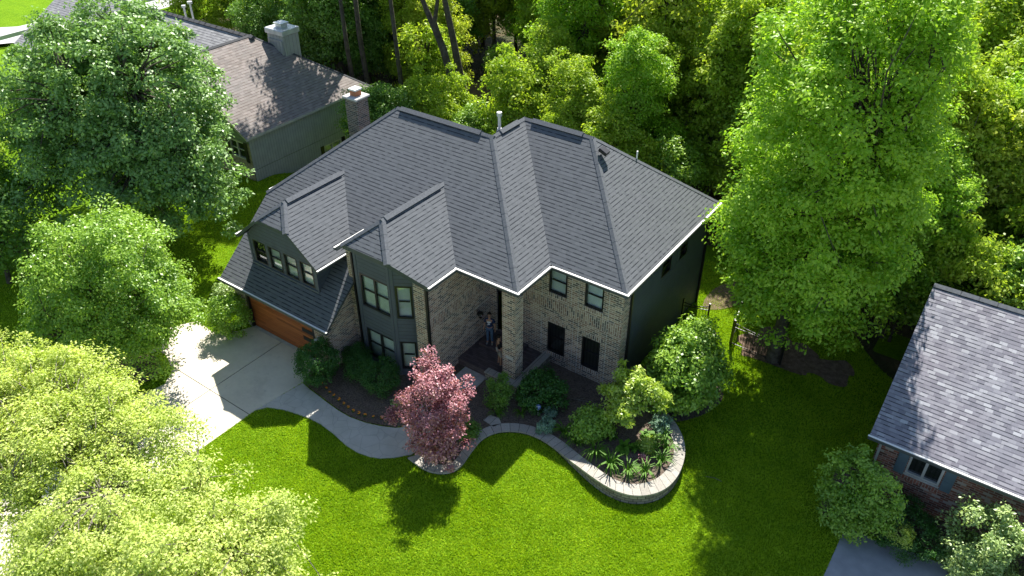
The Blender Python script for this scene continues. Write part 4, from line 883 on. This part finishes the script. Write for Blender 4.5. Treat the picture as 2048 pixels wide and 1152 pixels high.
for x, y, s, lb in ((2.75, -.65, 1.1, 'arching daylily clump right of the blue green mound'), (-.05, -1.35, .8, 'thin leaved clump just behind the flat stone'), (4.46, -1.1, 1.25, 'daylily clump where the curved wall starts to rise'),
    (5.3, -1.45, 1.35, 'large daylily clump second along the rising wall'), (5.95, -1.3, 1.15, 'daylily clump near the lowest point of the curved wall'), (6.5, -1.0, 1.1, 'lit daylily clump at the round front of the wall'),
    (6.75, -.2, 1.1, 'lit daylily clump by the outer right bend of the wall'), (6.6, .55, 1.1, 'upright daylily clump inside the right bend'), (6.3, 1.05, .9, 'small lit daylily nearest the top of the round bed'), (.75, -.75, .7, 'sparse daylily in the shaded bed behind the wall crest'), (3.5, -.95, .9, 'dark daylily clump below the mid green shrub')):
    lily(x, y, s, lb)
for x, y, s, lb in ((5.25, -.35, 1.2, 'broad leaved hosta in the middle of the round bed'), (5.65, -.1, 1.0, 'hosta touching the round bed centre row'), (6.05, .1, 1.1, 'bright hosta in the lit part of the round bed'), (4.55, .0, .9, 'hosta in the shade under the small tree'), (5.95, .7, 1.1, 'yellow green hosta at the top of the lit patch'), (5.6, .75, .8, 'pale small hosta left of the yellow green one')):
    lily(x, y, s, lb, 1, 'hostas in the round bed', 'hosta')
shrub('catmint', 'loose pale grey green plant at the top end of the curved wall', (5.9, 1.5, .45), .38, .5, 'lf_hyd', 42, 22, 60, .08, .13, .5)
shrub('heuchera', 'bright yellow green mound in the middle of the round bed', (5.95, .25, .46), .34, .42, 'lf_yel', 43, 24, 70, .09, .12, .6)
shrub('spirea', 'small reddish tipped plant near the front of the round bed', (6.2, -.55, .46), .26, .3, 'lf_red', 44, 10, 40, .06, .11, .5)
# orange flowers
fm = B()
for i in range(7):
    a = i*.9; fm.box(.04*math.cos(a)-.025, .04*math.cos(a)+.025, .04*math.sin(a)-.025, .04*math.sin(a)+.025, .06+.012*i, .068+.012*i, 0, a)
fo_ = fm.build('petals', M['flower'], None, uv=False); fme = fo_.data; bpy.data.objects.remove(fo_)
stm = B()
for i in range(8):
    a = i*.8; stm.face([(0, 0, 0), (.07*math.cos(a), .07*math.sin(a), .05), (.1*math.cos(a+.3), .1*math.sin(a+.3), .03)])
so_ = stm.build('leaves', M['lf_box'], None, uv=False); sme = so_.data; bpy.data.objects.remove(so_)
for i, (x, y) in enumerate([(-6.92, -4.3), (-6.6, -4.4), (-6.31, -4.45), (-5.95, -4.5), (-5.62, -4.55), (-5.32, -4.6), (-5.0, -4.62), (-4.43, -4.52), (-4.09, -4.4), (-7.3, -4.2), (-4.7, -4.6), (-3.75, -4.25)]):
    f = empty('marigold', 'small orange flower in the row along the front path', 'flower', (x, y, .07), 'orange flowers along the path')
    for nm, me in (('petals', fme), ('leaves', sme)):
        c = bpy.data.objects.new(nm, me); COL.objects.link(c); c.parent = f
    f.rotation_euler = (0, 0, i); f.scale = (.8+.06*(i % 4),)*3

# ------------------------------------------------------------------ woodland
def protomeshes(blobs, nc, per, leaf, rc, mat, seed, r0, bark, frac, fork, shell=.38):
    o = tree('woodland_tree', 'leafy green tree of the dense woodland behind the house', 'tree', (0, 0, 0), blobs, nc, per, leaf, rc, mat, seed, r0=r0, bark=bark, frac=frac, fork=fork, shell=shell, group='trees of the woodland')
    ch = {c.name.split('.')[0]: c for c in COL.objects if c.parent == o}; return o, ch
PR = [protomeshes([(0, 0, 8.2, 2.7, 3.4), (.9, .6, 11.4, 1.8, 2.4), (-1.2, .3, 10.0, 1.5, 1.8), (.6, -1.0, 4.6, 2.2, 2.2)], 290, 110, .2, .55, 'lf_wood', 51, .19, 'bark', .4, (0, 0, 4.5)),
      protomeshes([(0, 0, 7.2, 2.8, 3.2), (-.9, .4, 10.0, 1.8, 2.0), (1.3, -.5, 9.0, 1.4, 1.7), (-.4, .8, 4.0, 2.3, 2.0)], 270, 110, .2, .56, 'lf_wood2', 52, .17, 'bark_pale', .45, (.2, 0, 4)),
      protomeshes([(0, 0, 9.5, 2.3, 4.2), (.9, -.6, 6.4, 2.1, 2.2), (-.8, .5, 12.2, 1.3, 1.7), (0, .4, 4.0, 2.0, 1.8)], 290, 110, .19, .54, 'lf_bright', 53, .2, 'bark', .4, (0, .2, 5)),
      protomeshes([(0, 0, 4.0, 2.0, 2.2), (.6, .4, 5.6, 1.4, 1.3)], 130, 110, .17, .45, 'lf_wood', 54, .07, 'bark', .4, (0, 0, 1.8)),
      protomeshes([(0, 0, 3.0, 1.9, 1.9), (-.6, .3, 4.3, 1.2, 1.2)], 120, 110, .16, .45, 'lf_mid', 55, .06, 'bark', .4, (0, 0, 1.2)),
      protomeshes([(0, 0, 6.0, 2.9, 3.6)], 210, 130, .19, .62, 'lf_dark', 56, .18, 'bark', .3, (0, 0, 3))]
for o, ch in PR: o['used'] = 0
def put(k, x, y, s, rz, label=None):
    o, ch = PR[k]; z = gh(x, y)-.05
    if not o['used']: o['used'] = 1; c = o
    else:
        c = o.copy(); COL.objects.link(c)
        for nm, cc in ch.items(): d = cc.copy(); COL.objects.link(d); d.parent = c
    c.location = (x, y, z); c.scale = (s, s, s*(.92+.16*random.random())); c.rotation_euler = (0, 0, rz)
    if label: c['label'] = label
    return c
cam_p = Vector(co.location); yaw = R(-35.421); pit = R(35.285)
Fv = Vector((math.sin(yaw)*math.cos(pit), math.cos(yaw)*math.cos(pit), -math.sin(pit))); Rv = Vector((math.cos(yaw), -math.sin(yaw), 0)); Uv = Rv.cross(Fv)
def vis(x, y, z, m=60):
    d = Vector((x, y, z))-cam_p; w = d.dot(Fv); return w > 1 and -m-1024 < 1589*d.dot(Rv)/w < 1024+m and -m-576 < 1589*d.dot(Uv)/w < 576+m
random.seed(4)
yy = 17.0; row = 0
pale_gap = lambda x, y: (-25 < x < -14.5 and y < 31 and y > 17)
while yy < 92:
    st = 4.7 if yy < 33 else 4.3; xx = -75+random.random()*3
    while xx < 45:
        x = xx+random.uniform(-1.4, 1.4); y = yy+random.uniform(-1.4, 1.4); xx += st
        if x < -60 and y < 75: continue
        if x < -53 and y < 40: continue
        if x < -23.5 and y < 20.5: continue
        if not inpoly(x, y, woodP) and y < 60: continue
        if not (vis(x, y, 8, 90) or vis(x, y, 4, 60)): continue
        if pale_gap(x, y):
            if random.random() < .45: continue
            put(random.choice((3, 4)), x, y, random.uniform(.8, 1.05), random.random()*6); continue
        far = y > 30
        k = random.choice((0, 0, 1, 2, 0, 1, 1)) if far or random.random() < .6 else random.choice((3, 4, 0))
        if x < -28 and y < 45: k = random.choice((5, 5, 0))
        s = random.uniform(.85, 1.2)
        if y < 21 and -12 < x < 3: s *= .75
        put(k, x, y, s, random.random()*6)
    yy += st*.92; row += 1
for i in range(70):
    x = random.uniform(-48, 34); y = random.uniform(19, 44)
    if inpoly(x, y, woodP) and not pale_gap(x, y) and not (x < -23 and y < 22) and vis(x, y, 3, 30): put(random.choice((3, 3, 4, 1)), x, y, random.uniform(.9, 1.25), random.random()*6)
for (x, y, k) in ((-30, 22.5, 5), (-27, 24, 0), (-33.5, 21.5, 5), (-24.8, 24.5, 1), (-36.5, 23, 0), (-31, 27, 1), (-39, 20.5, 5)): put(k, x, y, random.uniform(.8, 1.), random.random()*6)
# undergrowth near the wood edge
random.seed(9)
for (x, y, k, s) in ((-3.9, 15.4, 3, 1.1), (-1.2, 17.2, 4, 1.0), (-6.6, 16.4, 4, 1.1), (-9.5, 17.0, 3, .9), (2.4, 19, 3, 1.1), (4.8, 19.5, 4, 1.1), (9.6, 15.5, 3, 1.15), (11.8, 13.2, 4, 1.1), (13.2, 16.5, 3, 1.2), (15.6, 13.9, 4, 1.2), (11.2, 17.8, 0, .95), (14.6, 19.8, 2, 1.0), (17.8, 16.5, 3, 1.2), (-15.6, 16.5, 4, .8), (-21.5, 17.5, 4, .9), (6.8, 14.5, 4, .8), (19.5, 14.3, 4, 1.1), (17, 20, 0, 1.)):
    put(k, x, y, s, random.random()*6, 'leafy understory tree at the near edge of the woodland')
for (x, y, k, s) in ((-19.3, 13.2, 5, .72), (-17.6, 15.2, 3, 1.0), (-21.6, 13.8, 5, .6), (11.4, 13.4, 2, .78), (9.6, 16.2, 0, .95), (13.9, 12.9, 3, 1.0), (16.2, 13.6, 4, .9), (11.4, 17.4, 1, 1.0)):
    put(k, x, y, s, random.random()*6, 'tree')
# tall trees with bare trunks in view
def tall(label, pts, rad, blobs, seed, extra=None, mat='lf_wood', nc=120):
    base = pts[0]; z0 = base[2]; o = empty('tall_tree', label, 'tree', base)
    q = B(); q.tube([Vector(p)-Vector(base) for p in pts], rad, 9)
    for e, r in (extra or []): q.tube([Vector(p)-Vector(base) for p in e], r, 7)
    rng = np.random.default_rng(seed); bl = [(b_[0]-base[0], b_[1]-base[1], b_[2]-base[2], b_[3], b_[4]) for b_ in blobs]
    C = clumps(bl, nc, rng, .4, .6); top = Vector(pts[-1])-Vector(base)
    for t in C[::3]: q.tube([top-Vector((0, 0, 1.5)), top.lerp(Vector(t), .5)+Vector((0, 0, .4)), Vector(t)], [.07, .045, .015], 4)
    q.build('trunk', M['bark'], o, uv=False, smooth=True)
    leaves('crown', C, .6*(.6+.8*rng.random(len(C))), 60, .24, M[mat], rng, np.mean([b_[:3] for b_ in bl], 0), parent=o)
tall('tall leaning tree with a forked bare trunk rising behind the roof ridge', [(-17.0, 19, -1.6), (-17.6, 19, 1.7), (-18.64, 19, 3.9), (-19.3, 19, 6.0), (-20.6, 19, 8.4), (-21.6, 19, 10.5)], [.36, .3, .27, .24, .17, .12], [(-21.8, 19.5, 11.8, 2.2, 1.2)], 61, [([(-19.2, 19, 5.8), (-19.9, 19.0, 7.6), (-19.5, 19, 9.2), (-19.2, 19, 11)], [.18, .15, .12, .08])], nc=34)
tall('tall straight trunked tree just right of the forked leaning tree', [(-17.9, 20, -1.6), (-18.3, 20, 1.7), (-18.8, 20, 4.2), (-19.3, 20, 6.6), (-19.9, 20, 9.2), (-20.1, 20, 11)], [.34, .28, .25, .22, .17, .12], [(-20, 20.5, 12.2, 2.0, 1.1)], 62, nc=30)
tall('tall tree with a straight bare grey trunk behind the right roof hip', [(-4.7, 24, -1.6), (-5.0, 24, 3), (-5.5, 24, 7), (-5.9, 24, 11)], [.34, .27, .2, .12], [(-6, 24, 9.2, 2.6, 2.4), (-5.6, 24.2, 12, 2.2, 1.6)], 63, nc=90, mat='lf_wood2')
tall('thin dark trunked tree in the clearing left of the leaning tree', [(-22.6, 21.0, -1.6), (-22.8, 21, 1.2), (-22.9, 21, 4)], [.16, .13, .08], [(-22.9, 21, 5.2, 1.8, 1.4)], 64, nc=40)
tall('mid height tree with dark trunk behind the garden shed', [(-18.8, 31, -1.6), (-19.2, 31, 3), (-19.8, 31, 7.5)], [.26, .22, .14], [(-19.8, 31, 9.5, 2.6, 2.2)], 65, nc=80)
tall('slender leaning pale trunked tree above the red brick house', [(14.6, 15.2, -.6), (14.9, 15.6, 2), (15.4, 16.2, 5.4)], [.15, .12, .07], [(15.6, 16.4, 6.6, 1.6, 1.2)], 66, nc=34)
KL = ['tall mid green', 'tall yellow green pale barked', 'slender bright green', 'short leafy', 'low bushy', 'dense dark green']
ZL = [(330, 'beyond the grey roof of the left neighbour'), (520, 'left of the pale box chimney'), (650, 'behind the pale box chimney'), (780, 'above the brick chimney'), (870, 'left of the leaning forked trunk'), (960, 'above the metal flue pipe'), (1100, 'above the roof peak'), (1230, 'above the small box vent'), (1340, 'left of the bare grey trunk'), (1440, 'right of the bare grey trunk'), (1600, 'left of the very tall bright tree'), (1800, 'behind the very tall bright tree'), (1920, 'right of the very tall bright tree'), (9999, 'above the slate roof at right')]
kmesh = {}
for i, (o, ch) in enumerate(PR): kmesh[ch['crown'].data.name] = i
par = {}
for c in COL.objects:
    if c.parent is not None and c.type == 'MESH' and c.data.name in kmesh: par[c.parent.name] = kmesh[c.data.name]
for nm, k in par.items():
    o = bpy.data.objects[nm]; d = o.location+Vector((0, 0, 7 if k < 3 else 4))-cam_p; w = d.dot(Fv); px = 1024+1589*d.dot(Rv)/w
    dist = o.location.y; row = 'nearest' if dist < 19 else 'near row' if dist < 24 else 'second row' if dist < 32 else 'middle row' if dist < 44 else 'back row' if dist < 60 else 'farthest'
    o['label'] = row+' '+KL[k]+' woodland tree '+next(t for lim, t in ZL if px < lim)
for i, o in enumerate([o for o in COL.objects if o.name.startswith('marigold')]): o['label'] = ['first', 'second', 'third', 'fourth', 'fifth', 'sixth', 'seventh', 'eighth', 'ninth', 'tenth', 'eleventh', 'twelfth'][i]+' orange flower along the path'
# shed and deck in the clearing
sh = empty('garden_shed', 'dark garden shed with a pale slanted roof among the trees behind the house', 'shed', (-19.6, 28.6, gh(-19.6, 28.6)))
q = B(); q.box(-1.1, 1.1, -.9, .9, 0, 1.9); q.build('walls', M['black'], sh); q = B(); q.box(-.2, .02, -.93, -.9, 0, 1.8); q.build('door_post', M['wood'], sh)
q = B(); q.bar((-1.35, 0, 1.9), (1.35, 0, 2.35), 2.2, .07); q.build('roof', M['rock'], sh, uv=False)
dk = empty('wooden_deck', 'low tan wooden deck on the brown ground of the woodland clearing', 'deck', (-23.6, 29.0, gh(-23.6, 29)))
q = B()
for i in range(9): q.box(-2.1, 2.1, -1.3+i*.3, -1.3+i*.3+.27, .25, .3)
q.build('boards', M['wood'], dk); q = B()
for x in (-1.9, 0, 1.9): q.box(x-.06, x+.06, -1.25, 1.35, .0, .246)
q.build('joists', M['wood'], dk)

# ------------------------------------------------------------------ fence, rocks, sign
def fence(label, p0, p1, h=1.25, gatepost=False, sag=.12):
    p0 = Vector((*p0, gh(*p0))); p1 = Vector((*p1, gh(*p1))); L = (p1-p0).length; d = (p1-p0)/L
    f = empty('metal_fence', label, 'fence', p0)
    z = Vector((0, 0, 1)); q = B()
    n = 8
    top = [d*(L*i/n)+z*(h-sag*math.sin(math.pi*i/n)) for i in range(n+1)]
    for i in range(n): q.bar(top[i], top[i+1], .035, .035)
    q.build('rail', M['black'], f, uv=False)
    for zh in (.12, h-.22): q = B(); q.bar(z*zh, d*L+z*zh, .03, .03); q.build('rail', M['black'], f, uv=False)
    q = B(); k = int(L/.13)
    for i in range(1, k):
        t = i/k; q.bar(d*L*t+z*.08, d*L*t+z*(h-sag*math.sin(math.pi*t)+.04), .018, .018)
    q.build('pickets', M['black'], f, uv=False)
    for t in (0, 1):
        q = B(); q.bar(d*L*t, d*L*t+z*(h+.12), .07, .07); q.bar(d*L*t+z*(h+.12), d*L*t+z*(h+.17), .09, .09); q.build('post', M['black'], f, uv=False)
fence('short black metal fence panel against the back corner of the house', (3.35, 8.75), (4.5, 9.1))
fence('long black metal fence panel in front of the tall bright tree', (5.95, 8.6), (8.3, 8.5))
fence('open black metal gate swung back toward the house', (5.88, 8.68), (5.65, 10.1))
def boulder(x, y, r, h, seed, lb):
    rr = random.Random(seed); bm = bmesh.new(); bmesh.ops.create_icosphere(bm, subdivisions=2, radius=1)
    for v in bm.verts:
        c = v.co; k = 1+.12*rr.uniform(-1, 1); v.co = Vector((max(-.75, min(.75, c.x*k)), max(-.7, min(.7, c.y*k)), max(-.6, min(.6, c.z*k))))
        v.co = Vector((v.co.x*r*1.35, v.co.y*r*1.3, v.co.z*h*.9+h*.45))
    me = bpy.data.meshes.new('boulder'); bm.to_mesh(me); bm.free(); o = link('boulder', me, M['rock']); o.location = (x, y, 0); o.rotation_euler = (0, 0, seed); tag(o, lb, 'rock', 'pale boulders beside the driveway')
boulder(-15.75, -6.75, .32, .5, 1, 'largest pale boulder under the round tree by the driveway'); boulder(-15.25, -6.6, .26, .42, 2, 'pale boulder standing right on the driveway edge'); boulder(-15.3, -7.0, .2, .25, 3, 'smallest boulder in front of the other two'); boulder(-15.95, -6.35, .22, .6, 4, 'whitish boulder behind the largest one')
q = B(); q.prism([(-.35, -.2), (.2, -.28), (.38, .05), (.1, .26), (-.3, .18)], 0, .05); o = q.build('flagstone', M['capstone'], None); o.location = (.05, -1.75, zb(0)+.01); tag(o, 'flat grey flagstone lying in the mulch near the wall crest', 'stone')
sg = empty('yard_sign', 'small blue octagonal yard sign on a stake in the shaded bed', 'sign', (1.35, -.42, .08))
q = B(); q.bar((0, 0, 0), (0, 0, .42), .02, .02); q.build('stake', M['galv'], sg, uv=False)
q = B(); P8 = [(.12*math.cos(R(22.5+45*i)), .12*math.sin(R(22.5+45*i))) for i in range(8)]; q.prism(P8, -.008, .008); o = q.build('panel', M['sign_blue'], sg, uv=False); o.rotation_euler = (R(62), 0, R(35)); o.location = (0, -.01, .5)
q = B(); q.box(-.075, .075, -.005, .03, .009, .011); q.box(-.05, .05, -.045, -.03, .009, .011); o2 = q.build('lettering', M['print'], o, uv=False)
q = B(); q.bar((0, 0, 0), (.75, .25, .0), .03, .03); q.bar((.3, .1, 0), (.5, .35, .02), .02, .02); o = q.build('fallen_stick', M['bark_pale'], None, uv=False); o.location = (1.9, 1.2, .12); tag(o, 'thin fallen stick lying on the dark mulch by the brick wall', 'stick')
q = B(); q.tube([(0, 0, .02), (.3, .1, .05), (.6, .12, .02)], .01, 4); o = q.build('fallen_stick', M['bark_pale'], None, uv=False); o.location = (8.3, .6, .02); tag(o, 'pale twig lying on the shaded lawn right of the round bed', 'stick')

# ------------------------------------------------------------------ people
def skinmesh(name, V, Ed, Rd, mat, parent, sub=2, root=0):
    me = bpy.data.meshes.new(name); me.from_pydata([tuple(v) for v in V], Ed, []); me.update(); o = link(name, me, mat, parent)
    s = o.modifiers.new('skin', 'SKIN'); s.use_smooth_shade = True
    for i, r in enumerate(Rd):
        r = r if isinstance(r, tuple) else (r, r); me.skin_vertices[0].data[i].radius = r; me.skin_vertices[0].data[i].use_root = (i == root)
    ss = o.modifiers.new('sub', 'SUBSURF'); ss.levels = sub; ss.render_levels = sub; return o
def person(label, loc, rotz, h, lean, arms, topm, legm, hairm, longlegs=True, prnt=False):
    P = empty('person', label, 'person', loc); P.rotation_euler = (0, 0, rotz); k = h/1.75
    J = {}; 
    def j(n, x, y, z): J[n] = Vector((x, y-lean*max(0, z-.95), z))*k
    j('pelvis', 0, 0, .95); j('belly', 0, 0, 1.08); j('chest', 0, 0, 1.32); j('neck', 0, 0, 1.47); j('head0', 0, -.01, 1.56); j('head', 0, -.015, 1.66); j('crown', 0, 0, 1.73)
    for s, n in ((-1, 'L'), (1, 'R')):
        j('sh'+n, .17*s, 0, 1.41); ax, ay = arms[0 if s < 0 else 1]
        j('el'+n, (.22+ax)*s, ay*.5, 1.14); j('wr'+n, (.24+ax)*s, ay-.03, .90 if ay < .15 else 1.0); j('pa'+n, (.245+ax)*s, ay-.05, .83 if ay < .15 else .97)
        j('hip'+n, .09*s, 0, .9); j('kn'+n, .1*s, -.015, .5); j('an'+n, .11*s, .02, .09); j('toe'+n, .13*s, -.15, .035); j('heel'+n, .11*s, .05, .05)
    names = list(J); idx = {n: i for i, n in enumerate(names)}; V = [J[n] for n in names]
    E_2 = [('pelvis', 'belly'), ('belly', 'chest'), ('chest', 'neck'), ('neck', 'head0'), ('head0', 'head'), ('head', 'crown')]
    for n in 'LR': E_2 += [('chest', 'sh'+n), ('sh'+n, 'el'+n), ('el'+n, 'wr'+n), ('wr'+n, 'pa'+n), ('pelvis', 'hip'+n), ('hip'+n, 'kn'+n), ('kn'+n, 'an'+n), ('an'+n, 'toe'+n), ('an'+n, 'heel'+n)]
    rad = dict(pelvis=(.13, .10), belly=(.13, .09), chest=(.15, .10), neck=.05, head0=(.062, .07), head=(.082, .095), crown=(.05, .06))
    for n in 'LR': rad.update({'sh'+n: .055, 'el'+n: .04, 'wr'+n: .026, 'pa'+n: (.035, .018), 'hip'+n: .085, 'kn'+n: .056, 'an'+n: .04, 'toe'+n: .032, 'heel'+n: .035})
    Rr = [tuple(x*k for x in rad[n]) if isinstance(rad[n], tuple) else rad[n]*k for n in names]; Ed = [(idx[a], idx[b_]) for a, b_ in E_2]
    for n, s in (('L', -1), ('R', 1)):      # five fingers rooted in each palm
        pa = J['pa'+n]
        for fi, (dx, l) in enumerate(((-.026, .06), (-.009, .075), (.009, .078), (.026, .068), (.04, .05))):
            a = len(V); ddx = dx*k
            if fi == 4: V += [pa+Vector((-s*.01, -.035, .02))*k, pa+Vector((-s*.012, -.06, -.02))*k]
            else: V += [pa+Vector((0, ddx, -.035*k)), pa+Vector((-s*.012*k, ddx, -(.035+l)*k))]
            Ed += [(idx['pa'+n], a), (a, a+1)]; Rr += [.009*k, .008*k]
    body = skinmesh('body', V, Ed, Rr, M['skin'], P)
    def sub(name, chain, mat, grow, rr):
        ns = []; 
        for a, b_ in chain:
            for x in (a, b_):
                if x not in ns: ns.append(x)
        vv = []; rs = []
        for x in ns:
            if isinstance(x, tuple): vv.append(J[x[0]].lerp(J[x[1]], x[2])); r0 = rr.get(x, .06)
            else: vv.append(J[x]); r0 = rr.get(x, rad[x])
            r0 = r0 if isinstance(r0, tuple) else (r0, r0); rs.append(tuple((y+grow)*k for y in r0))
        return skinmesh(name, vv, [(ns.index(a), ns.index(b_)) for a, b_ in chain], rs, mat, P, root=0)
    sl = [('pelvis', 'belly'), ('belly', 'chest')]+[c for n in 'LR' for c in (('chest', 'sh'+n), ('sh'+n, ('sh'+n, 'el'+n, .75)))]
    tee = sub('t_shirt', sl, topm, .016, {('shL', 'elL', .75): .05, ('shR', 'elR', .75): .05})
    lo = 1. if longlegs else .0
    pl_ = [c for n in 'LR' for c in (('pelvis', 'hip'+n), ('hip'+n, 'kn'+n))]+([c for n in 'LR' for c in (('kn'+n, ('kn'+n, 'an'+n, .9)),)] if longlegs else [])
    sub('trousers' if longlegs else 'shorts', pl_, legm, .014, {'pelvis': (.125, .095), ('knL', 'anL', .9): .045, ('knR', 'anR', .9): .045})
    for n in 'LR': sub('shoe', [('heel'+n, 'an'+n), ('an'+n, 'toe'+n)], M['shoe'], .012, {'an'+n: .03})
    bm = bmesh.new(); bmesh.ops.create_uvsphere(bm, u_segments=14, v_segments=9, radius=1)
    bmesh.ops.delete(bm, geom=[v for v in bm.verts if v.co.z < -.35 or (v.co.z < .25 and v.co.y < -.35)], context='VERTS')
    for v in bm.verts: v.co = Vector((v.co.x*.098, v.co.y*.115+.012, v.co.z*.11))*k
    me = bpy.data.meshes.new('hair'); bm.to_mesh(me); bm.free(); ho = link('hair', me, hairm, P); ho.location = J['head']+Vector((0, 0, .03))*k
    so_ = ho.modifiers.new('th', 'SOLIDIFY'); so_.thickness = .02
    # face: eyes, nose, mouth, ears
    hd = J['head']; q = B()
    for s in (-1, 1): q.box(hd.x+s*.032*k-.012*k, hd.x+s*.032*k+.012*k, hd.y-.1*k, hd.y-.088*k, hd.z-.008*k, hd.z+.006*k)
    q.build('eyes', M['hair'], P, uv=False)
    q = B(); q.tube([hd+Vector((0, -.085, .005))*k, hd+Vector((0, -.112, -.03))*k, hd+Vector((0, -.09, -.04))*k], [.008*k, .014*k, .01*k], 6)
    for s in (-1, 1): q.tube([hd+Vector((s*.08, 0, .015))*k, hd+Vector((s*.098, .01, -.01))*k, hd+Vector((s*.08, 0, -.035))*k], .011*k, 6)
    q.build('nose_and_ears', M['skin'], P, uv=False, smooth=True)
    q = B(); q.box(hd.x-.024*k, hd.x+.024*k, hd.y-.093*k, hd.y-.084*k, hd.z-.062*k, hd.z-.054*k); q.build('mouth', plain('lips', (.3, .1, .08), .6), P, uv=False)
    if prnt:
        c = J['chest']; q = B()
        q.box(-.085*k, .085*k, c.y-.127*k, c.y-.118*k, c.z-.02*k, c.z+.05*k); q.box(-.05*k, .05*k, c.y-.127*k, c.y-.118*k, c.z-.13*k, c.z-.06*k); q.box(-.075*k, -.03*k, c.y-.126*k, c.y-.118*k, c.z-.16*k, c.z-.13*k)
        q.build('shirt_print', M['print'], tee, uv=False)
    return P
person('person in navy t-shirt and blue jeans standing on the entry step', (-2.74, 1.78, .5), R(22), 1.70, 0, ((.02, .0), (.03, .0)), M['navy'], M['jeans'], M['hair'], True, True)
person('dark haired person in a black top and pale shorts standing behind the brick column', (-1.6, .98, .36), R(150), 1.66, -.06, ((.05, .02), (.03, .05)), M['tee_black'], M['shorts'], M['hair'], False)
